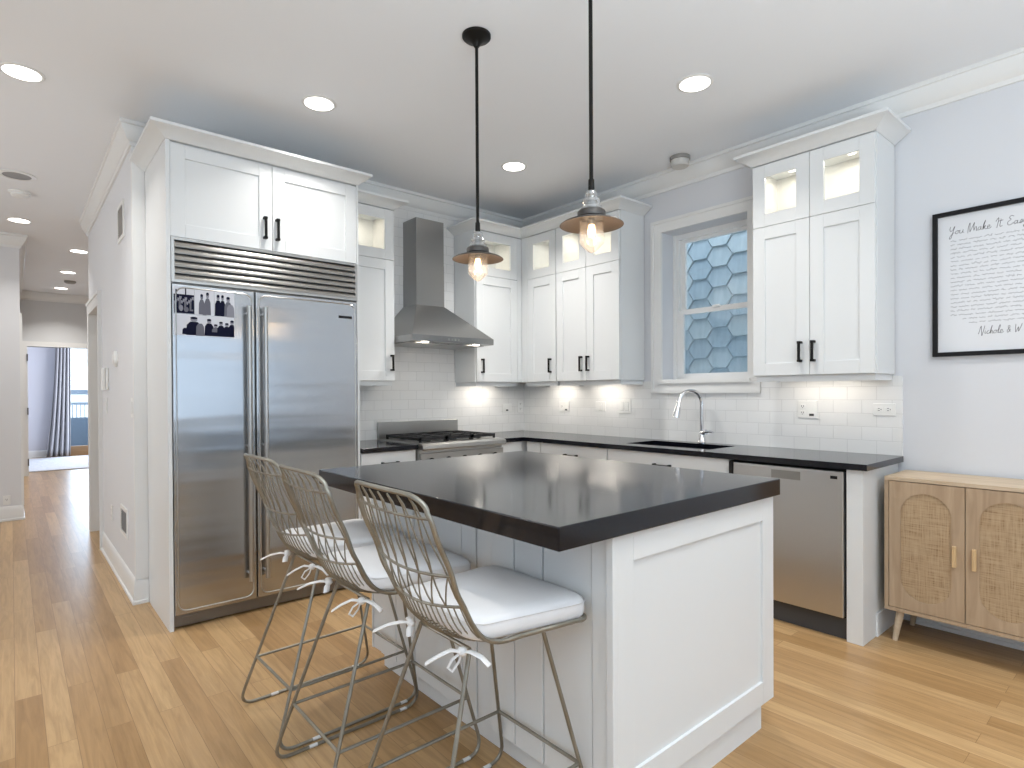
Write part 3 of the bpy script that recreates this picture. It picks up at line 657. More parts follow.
# ------------------------------------------------------------------ range
rg = thing('range', 'stainless gas range with black grates under the hood', 'range', (2.572, 3.87, 0))
x0, x1 = 2.190, 2.954
MB().box(x0, x1, 3.56, WY-.03, .09, .900).build('body', 'steel2', rg)
MB().box(x0, x1, 3.53, WY-.02, .900, .922, None, .003).build('cooktop', 'steel2', rg)
MB().box(x0, x1, WY-.045, WY-.015, .922, 1.052, None, .004).build('backguard', 'steel2', rg)
MB().prism([(x0, 3.56, .872), (x0, 3.51, .874), (x0, 3.502, .884), (x0, 3.505, .908), (x0, 3.5295, .9215), (x0, 3.5295, .9), (x0, 3.56, .8995)], (x1-x0, 0, 0)).build('front_rail', 'steel2', rg)
MB().box(x0+.004, x1-.004, 3.535, 3.5595, .735, .850, None, .003).build('control_panel', 'steel2', rg)
for k in range(5):
    x = x0+.09+k*.146
    MB().lathe([(.026, 0), (.026, -.008), (.019, -.012), (.018, -.034), (.015, -.036)], (x, 3.5345, .790), 18, axis='y').build('knob', 'black', rg)
od = MB().box(x0+.006, x1-.006, 3.525, 3.56, .20, .725, None, .004).build('oven_door', 'steel2', rg)
MB().box(x0+.15, x1-.15, 3.523, 3.5252, .30, .56).build('oven_window', 'blackplastic', od)
hb_ = MB().tube([(x0+.05, 3.475, .685), (x1-.05, 3.475, .685)], .012, seg=12)
for x in (x0+.08, x1-.08): hb_.tube([(x, 3.475, .685), (x, 3.527, .685)], .008, seg=8)
hb_.build('oven_handle', 'steel2', od)
MB().box(x0+.02, x1-.02, 3.59, 3.61, 0.0, .09).build('toe_kick', 'blackplastic', rg)
gx = x1-x0-.06
for k in range(3):
    a = x0+.03+k*gx/3+.004; b_ = a+gx/3-.008; g = MB(); za, zb = .944, .958
    ya, yb = 3.60, 4.10
    g.box(a, b_, ya, ya+.016, za-.008, zb).box(a, b_, yb-.016, yb, za-.008, zb).box(a, a+.014, ya, yb, za-.008, zb).box(b_-.014, b_, ya, yb, za-.008, zb)
    g.box(a, b_, (ya+yb)/2-.007, (ya+yb)/2+.007, za, zb)
    m_ = (a+b_)/2
    g.box(m_-.006, m_+.006, ya, yb, za, zb)
    for yy in (ya+.125, yb-.125): g.box(a, b_, yy-.006, yy+.006, za, zb)
    for xx in (a, b_-.014):
        for yy in (ya, yb-.016): g.box(xx, xx+.014, yy, yy+.016, .9225, za)
    g.build('grate', 'grate', rg)
    for yy in (ya+.125, yb-.125): MB().lathe([(.05, 0), (.05, .008), (.034, .009), (.034, .016), (.03, .018)], (m_, yy, .9225), 20).build('burner', 'grate', rg)

# ------------------------------------------------------------------ dishwasher
dwt = thing('dishwasher', 'stainless dishwasher at the right end of the sink counter', 'dishwasher', (3.49, 1.45, 0))
MB().box(3.235, WX-.03, 1.14, 1.757, .115, .872).build('body', 'dark', dwt)
dd = MB().box(3.205, 3.235, 1.142, 1.738, .118, .866, None, .004).build('door', 'dwsteel', dwt)
MB().box(3.2035, 3.2055, 1.355, 1.512, .800, .846).build('pocket_handle', mat('pocket_steel', (.36, .35, .33), .35, 1), dd)
MB().box(3.2035, 3.2055, 1.170, 1.204, .826, .842).build('badge', 'blackplastic', dd)
MB().box(3.20, 3.3, 1.74, 1.762, .118, .872).build('side_gasket', 'dark', dwt)
MB().box(3.245, 3.265, 1.142, 1.757, 0, .112).build('toe_kick', mat('toe_kick_grey', (.06, .06, .063), .45), dwt)

# ------------------------------------------------------------------ island
IX0, IX1, IY0, IY1 = 1.262, 2.222, 1.04, 2.485
IX0 = 1.268
il = thing('kitchen_island', 'white panelled kitchen island cabinet under the thick black top', 'island', (1.74, 1.76, 0))
ZT = .944; TH = .063
MB().box(IX0+.012, IX1-.02, IY0+.012, IY1-.012, .098, ZT-TH-.001).build('carcass', 'cab', il)
MB().box(IX0+.058, IX1-.075, IY0+.014, IY1-.02, 0, .098).build('toe_kick', 'cab', il)
fmI = MX(IY0)
shaker(fmI, IX0, IX1, .098, ZT-TH-.001, il, 'end_panel', frame=.085)
MB().box(IX0-.012, IX0+.0125, IY0-.004, IY0+.022, .098, ZT-TH-.001).build('corner_post', 'cab', il, bevel=.003)
MB().box(IX0, IX1, IY1-.012, IY1, .098, ZT-TH-.001).build('end_panel', 'cab', il)
# seating side: tall boards with grooves between them
edges = [IY0+.022, 1.126, 1.332, 1.468, 1.592, 1.679, 1.766, 1.905, 2.11, 2.26, 2.40, IY1]
for i, (a, b_) in enumerate(zip(edges, edges[1:])):
    dx = .004 if i % 3 == 1 else 0
    MB().box(IX0+dx, IX0+.012, a+.002, b_-.002, .098, ZT-TH-.001).build('board', 'cab', il, bevel=.0025)
MB().box(IX0+.052, IX0+.0575, IY0+.014, IY1-.02, .0, .09).build('base_molding', 'cab', il, bevel=.002)
fmIb = lambda u, w, v: (IX1+w, u, v)
for a, b_, hu in ((1.045, 1.52, 1.47), (1.52, 1.995, 1.57), (1.995, 2.47, 2.42)): shaker(fmIb, a, b_, .10, ZT-TH-.004, il, handle=(hu, .72, .84))
it = MB().box(1.030, 2.238, 1.020, 2.512, ZT-TH, ZT, None, .004, 2)
tag(it.build('island_countertop', 'granite'), 'thick black granite top of the kitchen island', 'countertop')

# ------------------------------------------------------------------ counter stools
RAIL = [(-.290, 1.040), (-.268, 1.005), (-.243, .933), (-.208, .856), (-.187, .795), (-.165, .752), (-.145, .712), (-.122, .678), (-.092, .655), (-.050, .643), (.01, .643), (.09, .641), (.17, .639), (.247, .637)]
RL = [0.0]
for (a, b_), (c, d) in zip(RAIL, RAIL[1:]): RL.append(RL[-1]+math.hypot(c-a, d-b_))
RT = RL[-1]
def rail(s):
    L_ = s*RT
    for i in range(len(RL)-1):
        if L_ <= RL[i+1]+1e-9:
            t_ = (L_-RL[i])/(RL[i+1]-RL[i]); p0 = Vector(RAIL[max(i-1, 0)]); p1 = Vector(RAIL[i]); p2 = Vector(RAIL[i+1]); p3 = Vector(RAIL[min(i+2, len(RAIL)-1)])
            q = .5*((2*p1)+(p2-p0)*t_+(2*p0-5*p1+4*p2-p3)*t_*t_+(3*p1-p0-3*p2+p3)*t_**3); return q
    return Vector(RAIL[-1])
SB = RL[8]/RT        # the bend
def lerpk(ks, s):
    for (a, va), (b_, vb) in zip(ks, ks[1:]):
        if s <= b_: t_ = (s-a)/(b_-a); return va+(vb-va)*t_
    return ks[-1][1]
def half(s): return lerpk([(0, .178), (.1, .186), (SB*.8, .186), (SB, .190), (1, .224)], s)
def sag(s): return lerpk([(0, .012), (.12, .018), (.35, .036), (SB*.85, .042), (SB, .034), (SB+.15, .014), (.9, .004), (1, .0)], s)
def srf(u, s):
    p = rail(s); d = rail(min(s+.01, 1))-rail(max(s-.01, 0)); d.normalize(); n_ = Vector((d[1], -d[0]))   # outward: back / down
    if n_.y > 0 and s > SB: n_ = -n_
    if n_.x > 0 and s < SB: n_ = -n_
    k = sag(s)*(1-u*u); return Vector((p.x+n_.x*k, u*half(s), p.y+n_.y*k))
def s_at_z(z):
    for i in range(600):
        if rail(i/600).y <= z: return i/600
def make_stool(cx, cy, rot, label):
    t_ = thing('counter_stool', label, 'stool', (cx, cy, 0), 'counter stools along the island')
    def P(p): return (p[0]+cx, p[1]+cy, p[2])
    # outer rim loop with rounded corners
    loop = []
    side = [srf(1, i/60) for i in range(4, 58)]
    r0 = rail(0); top_c = []
    for i in range(9):                      # top right corner
        a = i/8*PI/2; top_c.append(Vector((r0.x-.012*0+(side[0].x-r0.x)*(math.sin(a)**2)*1.0, .178-.055+.055*math.sin(a)+.0*a, r0.y+(side[0].z-r0.y)*(1-math.cos(a)))))
    topbar = [Vector((r0.x-.012*(1-(y/.13)**2), y, r0.y+.003*(1-(y/.13)**2))) for y in [-.12+.24*i/10 for i in range(11)]]
    fx_, fz_ = rail(1); fr_c = []
    for i in range(7):
        a = i/6*PI/2; fr_c.append(Vector((side[-1].x+(fx_-side[-1].x)*math.sin(a), half(1)-.035+.035*math.cos(a), side[-1].z+(fz_-side[-1].z)*math.sin(a))))
    loop = topbar+top_c+side[1:]+fr_c
    left = [Vector((v.x, -v.y, v.z)) for v in (top_c+side[1:]+fr_c)]
    loop = loop+left[::-1]
    pts = [loop[0]]
    for v in loop[1:]:
        if (v-pts[-1]).length > .006: pts.append(v)
    if (pts[0]-pts[-1]).length < .006: pts.pop()
    MB().tube([P(v) for v in pts], .0066, seg=8, closed=True).build('rim', 'brass', t_)
    # horizontal bands
    sA, sB_, sC = s_at_z(.985), s_at_z(.838), s_at_z(.757)
    for s in (sA, sB_, sC): MB().tube([P(srf(-.985+1.97*i/16, s)) for i in range(17)], .0038, seg=6).build('band', 'brass', t_)
    for s in (.80,): MB().tube([P(srf(-.985+1.97*i/12, s)) for i in range(13)], .0030, seg=6).build('band', 'brass', t_)
    w = MB()
    def wire(a, sa, b_, sb, r_=.0023, n=7): w.tube([P(srf(a+(b_-a)*i/n, sa+(sb-sa)*i/n)) for i in range(n+1)], r_, seg=5)
    nt_ = 7; top = [-.78+1.56*i/(nt_-1) for i in range(nt_)]; mid = [-.93+1.86*i/nt_ for i in range(nt_+1)]
    for i in range(nt_): wire(top[i], .002, mid[i], sB_); wire(top[i], .002, mid[i+1], sB_)
    low = [-.96+1.92*i/(nt_+1) for i in range(nt_+2)]
    for i in range(nt_+1): wire(mid[i], sB_, low[i], sC, n=3); wire(mid[i], sB_, low[i+1], sC, n=3)
    nb = 19
    for i in range(nb):
        u = -.94+1.88*i/(nb-1); wire(u, sC, u*.93, .985, .0021, 18)
    w.build('wire_basket', 'brass', t_)
    # two sled loops
    for sgn in (1, -1):
        k = sgn
        pts = [(-.100, .118*k, .612), (-.302, .215*k, .0065), (.288, .215*k, .0065), (.146, .122*k, .632)]
        MB().tube([P(v) for v in fillet(pts, .07, 7)], .0062, seg=8).build('sled_leg', 'brass', t_)
        for x in (-.17, .20): MB().tube([P((x, .215*k, .0068)), P((x+.03, .215*k, .0068))], .0066, seg=8).build('floor_clip', 'clip', t_)
    q = [(-.236, .184), (.244, .184), (.244, -.184), (-.236, -.184)]
    fr_ = MB()
    for a, b_ in zip(q, q[1:]+q[:1]): fr_.tube([P((a[0], a[1], .20)), P((b_[0], b_[1], .20))], .0055, seg=8)
    fr_.build('footrest', 'brass', t_)
    MB().tube([P((-.100, -.118, .612)), P((-.100, .118, .612))], .0055, seg=8).build('seat_brace', 'brass', t_)
    MB().tube([P((.146, -.122, .630)), P((.146, .122, .630))], .0055, seg=8).build('seat_brace', 'brass', t_)
    # tied cushion
    rings = []
    def outline(ins, z0, puff):
        pts = []
        xb, xf, hb2, hf = -.140+ins, .258-ins, .183-ins, .219-ins
        rr = .045
        for cxx, cyy, a0 in ((xf-rr, hf-rr, 0), (xb+rr, hb2-rr, PI/2), (xb+rr, -hb2+rr, PI), (xf-rr, -hf+rr, 1.5*PI)):
            for i in range(6):
                a = a0+i/5*PI/2; x = cxx+rr*math.cos(a); y = cyy+rr*math.sin(a)
                zz = z0-.004*(x+.05)+(.020*max(0, -.04-x)/.1 if x < -.04 else 0); pts.append((x, y, zz))
        return pts
    for ins, z in ((.030, .637), (.008, .639), (.002, .646), (0, .658), (0, .676), (.005, .690), (.016, .699), (.05, .705), (.10, .708)): rings.append([P(v) for v in outline(ins, z, 0)])
    cu = MB().loft(rings).build('cushion', 'cushion', t_, angle=70)
    MB().tube([P((v[0], v[1], v[2])) for v in outline(-.0008, .684, 0)], .0016, seg=5, closed=True).build('piping', 'cushion', cu)
    for k, tw in ((-1, 0), (1, .4)):
        b = MB(); c = Vector((-.130, .126*k, .617))
        b.sphere(P(c), .013, sx=1, sy=1.2, sz=.9)
        def rib(ps, r_=.0085): b.tube([P(c+Vector(p)*.82) for p in ps], [r_*.8]+[r_*1.25]*(len(ps)-2)+[r_*1.2], seg=8, flat=.35)
        if k < 0:
            rib([(0, 0, 0), (-.03, .02, .006), (-.06, .045, -.012), (-.085, .075, -.038)]); rib([(0, 0, 0), (.012, -.03, .006), (.03, -.06, -.006), (.042, -.085, -.028)])
            rib([(0, 0, 0), (-.03, .012, -.02), (-.042, .02, -.046), (-.03, .012, -.056), (-.012, .002, -.03), (0, 0, 0)], .006)
        else:
            rib([(0, 0, 0), (-.03, .02, .004), (-.065, .05, -.006), (-.10, .085, -.03)]); rib([(0, 0, 0), (.01, .03, .006), (.02, .05, -.01)])
            rib([(0, 0, 0), (-.02, -.02, -.012), (-.03, -.035, -.03), (-.015, -.02, -.035), (0, 0, 0)], .006)
        b.build('tie_bow', 'ribbon', cu)
    t_.rotation_euler = (0, 0, rot); return t_
make_stool(1.000, 1.338, 0, 'wire counter stool closest to the camera, at the near corner of the island')
make_stool(.972, 1.848, 0, 'wire counter stool in the middle of the three at the island')
make_stool(.996, 2.318, math.radians(1), 'wire counter stool at the refrigerator end of the island row')

# ------------------------------------------------------------------ pendants
def pendant(x, y, label):
    t_ = thing('pendant_light', label, 'pendant light', (x, y, 1.795), 'pendants over the island'); c = (x, y, 0)
    MB().lathe([(.066, CEIL-.001), (.066, CEIL-.012), (.060, CEIL-.018), (.030, CEIL-.030), (.018, CEIL-.045), (.012, CEIL-.055)], c, 32).build('canopy', 'black', t_)
    MB().lathe([(.0075, CEIL-.05), (.0075, 2.07), (.011, 2.065), (.012, 2.025)], c, 16).build('rod', 'black', t_)
    MB().lathe([(.014, 2.026), (.022, 2.020), (.024, 2.008), (.019, 1.999), (.030, 1.993), (.034, 1.982), (.027, 1.972), (.038, 1.966), (.041, 1.957), (.034, 1.949)], c, 28).build('glass_insulator', 'insulator', t_)
    MB().lathe([(.010, 2.026), (.013, 2.0), (.016, 1.98), (.018, 1.955)], c, 16).build('socket_stem', mat('socket_grey', (.35, .35, .34), .4, .5), t_)
    MB().lathe([(.03, 1.951), (.049, 1.950), (.052, 1.945), (.052, 1.928), (.046, 1.922)], c, 28).tube([(x+.05, y, 1.936), (x+.062, y, 1.936)], .004).build('cap', 'shade_out', t_)
    s_ = MB(); s_.lathe([(.046, 1.924), (.060, 1.921), (.075, 1.917), (.105, 1.907), (.117, 1.899), (.118, 1.897)], c, 48, 'shade_out', caps=False)
    s_.lathe([(.118, 1.897), (.116, 1.897), (.104, 1.904), (.075, 1.914), (.060, 1.918), (.044, 1.920)], c, 48, 'shade_in', caps=False)
    bmesh.ops.remove_doubles(s_.bm, verts=s_.bm.verts, dist=1e-5); s_.build('shade', 'shade_out', t_)
    j = MB().lathe([(.044, 1.921), (.0445, 1.90), (.045, 1.872), (.046, 1.850), (.047, 1.838), (.043, 1.828), (.028, 1.813), (.014, 1.801), (.004, 1.796), (.0005, 1.7955)], c, 32, caps=False); j.build('glass_jar', 'jar', t_)
    b = MB().lathe([(.012, 1.918), (.012, 1.902), (.0105, 1.898)], c, 16, 'brass')
    b.lathe([(.0105, 1.9), (.0125, 1.892), (.0145, 1.880), (.0145, 1.868), (.010, 1.856), (.0005, 1.852)], c, 20, 'bulb'); b.build('bulb', 'bulb', t_)
    l = bpy.data.lights.new('pendant_bulb', 'POINT'); l.energy = .8; l.color = (1, .72, .45); l.shadow_soft_size = .025
    o = bpy.data.objects.new('pendant_bulb', l); COL.objects.link(o); o.location = (x, y, 1.845); return t_
pendant(1.641, 2.142, 'bell-shaded pendant lamp with clear jar over the far end of the island')
pendant(1.633, 1.440, 'bell-shaded pendant lamp with clear jar over the near end of the island')

# ------------------------------------------------------------------ ceiling fixtures
DL = ['round recessed ceiling light at the far left, before the hall', 'round recessed ceiling light in front of the refrigerator cabinet', 'round recessed ceiling light right of the pendants, before the window cabinet', 'round recessed ceiling light seen between the two pendant rods', 'round recessed ceiling light above the seating side', 'round recessed ceiling light over the living area', 'round recessed ceiling light nearest the sideboard',
      'first recessed light in the hall, over its left side', 'second recessed light in the hall', 'third recessed light in the hall', 'last recessed light in the hall before the bedroom door']
for (x, y), lb in zip(DOWN, DL):
    if y > 1 or 1: 
        t_ = thing('recessed_light', lb, 'ceiling light', (x, y, CEIL-.01), 'recessed ceiling lights')
        MB().lathe([(.0785, 0), (.094, 0), (.095, -.003), (.090, -.006), (.0785, -.006)], (x, y, CEIL-.0005), 36, caps=False).build('trim_ring', 'white', t_)
        MB().lathe([(.079, -.001), (.079, -.0062)], (x, y, CEIL), 36).build('lens', 'lens', t_)
        area('recessed_lamp', (x, y, CEIL-.012), .14, ((6 if y < 8 else 10) if y > 6 else 6 if (x < .1 and y > 3) else 13.0 if (x > 2.7 and y > 3) else 6.5 if x > 2.7 else 5.5), (1, .965, .92), disk=True, spread=math.radians(115))
sd = thing('smoke_detector', 'round smoke detector on the ceiling near the window wall', 'smoke detector', (3.578, 2.33, CEIL-.05))
MB().lathe([(.070, 0), (.070, -.022), (.062, -.025)], (3.578, 2.33, CEIL-.0005), 32).build('base', 'detring', sd)
MB().lathe([(.062, -.0255), (.062, -.060), (.054, -.070), (.01, -.072)], (3.578, 2.33, CEIL), 32).build('cover', 'detector', sd)
x, y = .047, 5.717
t_ = thing('ceiling_speaker', 'flush round ceiling speaker at the left, before the hall', 'speaker', (x, y, CEIL-.01))
MB().lathe([(.085, 0), (.115, 0), (.115, -.006), (.085, -.008)], (x, y, CEIL-.0005), 32, caps=False).build('trim_ring', 'white', t_)
MB().lathe([(.086, -.001), (.086, -.006)], (x, y, CEIL), 32).build('speaker_grille', 'grille', t_)
x, y = .069, 6.179
t_ = thing('smoke_detector', 'white domed smoke detector on the ceiling just behind the speaker', 'smoke detector', (x, y, CEIL-.05))
MB().lathe([(.075, 0), (.075, -.014), (.066, -.018)], (x, y, CEIL-.0005), 32).build('base', 'white', t_)
MB().lathe([(.062, -.0185), (.060, -.032), (.048, -.042), (.02, -.046), (.001, -.0465)], (x, y, CEIL), 32).build('cover', 'white', t_)
hs = thing('smoke_detector', 'small smoke detector on the hall ceiling beside the last lights', 'smoke detector', (.66, 10.55, CEIL-.04))
MB().lathe([(.07, 0), (.07, -.02), (.05, -.035), (.02, -.037)], (.66, 10.55, CEIL-.0005), 24).build('cover', 'detring', hs)

# ------------------------------------------------------------------ outlets, switches, wall fittings
def plate(name, label, cat, fm, u0, u1, v0, v1, kinds, group=None):
    t_ = thing(name, label, cat, fm((u0+u1)/2, 0, (v0+v1)/2), group)
    m_ = MB(); bx(m_, fm, u0, u1, .0005, .006, v0, v1, bev=.0018); m_.build('plate', 'white', t_)
    for kind, cu, cv, sc_ in kinds:
        if kind == 'outlet':
            m_ = MB(); bx(m_, fm, cu-.017*sc_, cu+.017*sc_, .006, .0078, cv-.014, cv+.014, 'white', .001)
            for d in (-.006, .006): bx(m_, fm, cu+d-.0015, cu+d+.0015, .0078, .0082, cv-.003, cv+.007, 'slot')
            bx(m_, fm, cu-.0025, cu+.0025, .0078, .0082, cv-.010, cv-.006, 'slot'); m_.build('receptacle', 'white', t_)
        elif kind == 'rocker':
            m_ = MB(); bx(m_, fm, cu-.0165, cu+.0165, .006, .009, cv-.033, cv+.033, 'white', .0015); bx(m_, fm, cu-.0175, cu+.0175, .006, .0063, cv-.034, cv+.034, 'slot'); m_.build('rocker', 'white', t_)
        elif kind == 'slotbar':
            m_ = MB(); bx(m_, fm, cu-.014, cu+.014, .006, .0075, cv-.007, cv+.007, 'slot'); m_.build('button', 'slot', t_)
    return t_
fmTS, fmTX = MYs(WX-.0105), MX(WY-.0105)
plate('wall_outlet', 'white two-gang outlet plate on the tile above the dishwasher', 'outlet', fmTS, 1.485, 1.60, 1.112, 1.218, [('outlet', 1.571, 1.184, 1), ('outlet', 1.571, 1.144, 1), ('slotbar', 1.518, 1.132, 1)])
hz = plate('wall_outlet', 'horizontal white outlet plate at the right end of the backsplash', 'outlet', fmTS, 1.066, 1.180, 1.137, 1.207, [])
for u in (1.148, 1.102):
    m_ = MB(); bx(m_, fmTS, u-.017, u+.017, .006, .0078, 1.158, 1.186, 'white', .001)
    for d in (-.006, .006): bx(m_, fmTS, u-.004, u+.006, .0078, .0083, 1.172+d-.0015, 1.172+d+.0015, 'slot')
    bx(m_, fmTS, u-.012, u-.008, .0078, .0083, 1.169, 1.175, 'slot'); m_.build('receptacle', 'white', hz)
plate('wall_outlet', 'white outlet plate on the sink wall tile nearest the corner', 'outlet', fmTS, 3.585, 3.705, 1.107, 1.20, [('outlet', 3.672, 1.155, 1), ('slotbar', 3.62, 1.125, 1)])
plate('light_switch', 'single white switch plate left of the double switch on the tile', 'switch', fmTS, 3.165, 3.275, 1.122, 1.20, [('rocker', 3.22, 1.161, 1)])
plate('light_switch', 'white double rocker switch plate on the tile beside the window', 'switch', fmTS, 2.905, 3.03, 1.108, 1.222, [('rocker', 2.99, 1.165, 1), ('rocker', 2.945, 1.165, 1)])
plate('wall_outlet', 'white switch plate on the range wall tile right of the range', 'outlet', fmTX, 3.482, 3.60, 1.10, 1.175, [('slotbar', 3.54, 1.115, 1)])
plate('wall_outlet', 'pale outlet plate tight in the tiled corner', 'outlet', fmTX, 3.672, 3.742, 1.092, 1.206, [('outlet', 3.707, 1.172, 1), ('outlet', 3.707, 1.127, 1)])
fmH = MYs(HX)
plate('light_switch', 'white switch plate on the hall wall next to the refrigerator panel', 'switch', fmH, 4.225, 4.30, 1.140, 1.262, [('rocker', 4.262, 1.20, 1)])
plate('light_switch', 'white switch plate on the hall wall beside the doorway casing', 'switch', fmH, 5.50, 5.58, 1.135, 1.255, [('rocker', 5.54, 1.195, 1)])
plate('wall_outlet', 'low white outlet on the hall wall beside the floor vent', 'outlet', fmH, 5.25, 5.33, .335, .45, [('outlet', 5.29, .415, 1), ('outlet', 5.29, .37, 1)])
fmL = MX(7.86)
plate('wall_outlet', 'small outlet low on the wall at the left edge', 'outlet', fmL, -.075, -.015, .165, .26, [('outlet', -.045, .22, 1)])
th = thing('thermostat', 'round white thermostat on the hall wall', 'thermostat', (HX, 4.95, 1.535))
MB().lathe([(.055, -.0005), (.055, -.015), (.048, -.022)], (HX, 4.95, 1.535), 28, axis='x').build('housing', 'white', th)
MB().lathe([(.035, -.0225), (.033, -.026), (.01, -.027)], (HX, 4.95, 1.535), 24, axis='x').build('dial', 'white', th)
it_ = thing('intercom', 'white handset intercom on the hall wall beside the doorway', 'intercom', (HX, 5.47, 1.32))
MB().box(HX-.02, HX-.0005, 5.40, 5.54, 1.32, 1.49, None, .006).build('base', 'white', it_)
MB().box(HX-.045, HX-.0205, 5.41, 5.46, 1.315, 1.49, None, .008).build('handset', 'white', it_)
MB().box(HX-.022, HX-.0202, 5.475, 5.53, 1.42, 1.475).build('speaker_slot', 'grille', it_)
for z0, z1, y0, y1, lb in ((2.315, 2.56, 4.53, 4.80, 'white return-air vent high on the hall wall'), (.335, .53, 4.50, 4.80, 'white supply-air vent low on the hall wall')):
    t_ = thing('wall_vent', lb, 'vent', (HX, (y0+y1)/2, z0), 'hall wall vents')
    MB().box(HX-.008, HX-.0005, y0, y0+.025, z0, z1).box(HX-.008, HX-.0005, y1-.025, y1, z0, z1).box(HX-.008, HX-.0005, y0+.025, y1-.025, z0, z0+.025).box(HX-.008, HX-.0005, y0+.025, y1-.025, z1-.025, z1).build('frame', 'white', t_)
    MB().box(HX-.002, HX-.0005, y0+.025, y1-.025, z0+.025, z1-.025).build('backing', 'grille', t_)
    lv = MB(); n = int((z1-z0-.05)/.016)
    for k in range(n): z = z0+.03+k*.016; lv.prism([(HX-.002, y0+.025, z), (HX-.007, y0+.025, z+.006), (HX-.007, y0+.025, z+.008), (HX-.002, y0+.025, z+.003)], (0, y1-y0-.05, 0))
    lv.build('slats', 'detring', t_)

# ------------------------------------------------------------------ rattan sideboard
sb = thing('sideboard', 'light oak sideboard with two arched woven-cane doors by the wall', 'sideboard', (3.575, .66, 0))
sx0, sx1, sy0, sy1, sz0, sz1 = 3.398, 3.745, .348, 1.016, .158, .842
MB().box(sx0, sx1, sy0, sy1, sz1-.02, sz1, None, .002).build('top', 'oaktop', sb)
MB().box(sx0, sx1, sy1-.018, sy1, sz0, sz1-.0205).box(sx0, sx1, sy0, sy0+.018, sz0, sz1-.0205).box(sx0, sx1, sy0+.018, sy1-.018, sz0, sz0+.018).box(sx1-.012, sx1, sy0+.018, sy1-.018, sz0+.018, sz1-.0205).build('carcass', 'oak', sb)
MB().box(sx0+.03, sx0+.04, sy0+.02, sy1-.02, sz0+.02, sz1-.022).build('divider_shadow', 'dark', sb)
ym = (sy0+sy1)/2
def sdoor(y0, y1, hy0):
    z0, z1 = sz0+.021, sz1-.023; xf, xb = sx0+.001, sx0+.019
    yc = (y0+y1)/2; rr = .105; zc0, zc1 = z0+.050+rr, z1-.050-rr
    inner = [(yc+rr*math.cos(a), zc1+rr*math.sin(a)) for a in [PI*i/14 for i in range(15)]]+[(yc+rr*math.cos(a), zc0+rr*math.sin(a)) for a in [PI+PI*i/14 for i in range(15)]]
    n_ = len(inner); outer = []
    for (yy, zz) in inner:          # project radially to the rectangle
        cz_ = (z0+z1)/2; dy, dz = yy-yc, zz-cz_
        k = min(((y1-yc)/abs(dy)) if abs(dy) > 1e-6 else 1e9, ((z1-cz_)/abs(dz)) if abs(dz) > 1e-6 else 1e9); outer.append((yc+dy*k, cz_+dz*k))
    # snap nearest to true corners
    for cy_, cz2 in ((y0, z0), (y1, z0), (y0, z1), (y1, z1)):
        i = min(range(n_), key=lambda q: (outer[q][0]-cy_)**2+(outer[q][1]-cz2)**2); outer[i] = (cy_, cz2)
    d = MB(); bm = d.bm
    rings = [[bm.verts.new((x, p[0], p[1])) for p in ring] for x, ring in ((xf, outer), (xf, inner), (xb, inner), (xb, outer))]
    for r_ in range(4):
        A, B = rings[r_], rings[(r_+1) % 4]
        for i in range(n_): bm.faces.new((A[i], A[(i+1) % n_], B[(i+1) % n_], B[i]))
    o = d.build('door', 'oak', sb, angle=30)
    c = MB(); f = c.bm.faces.new([c.bm.verts.new((xf+.005, p[0], p[1])) for p in inner]); r_ = bmesh.ops.extrude_face_region(c.bm, geom=[f]); bmesh.ops.translate(c.bm, verts=[v for v in r_['geom'] if isinstance(v, bmesh.types.BMVert)], vec=(.004, 0, 0))
    c.build('cane_panel', 'cane', o)
    MB().box(xf-.02, xf, hy0-.008, hy0+.008, .437, .537, None, .003).build('handle', 'oakhandle', o)
sdoor(ym+.0018, sy1-.0205, ym+.040); sdoor(sy0+.0205, ym-.0018, ym-.036)
for sx, sy, dx, dy in ((sx0+.045, sy1-.06, -.018, .022), (sx1-.045, sy1-.06, .018, .022), (sx0+.045, sy0+.06, -.018, -.022), (sx1-.045, sy0+.06, .018, -.022)):
    MB().tube([(sx, sy, sz0), (sx+dx, sy+dy, 0)], [.019, .0125], seg=14).build('leg', 'oaktop', sb)

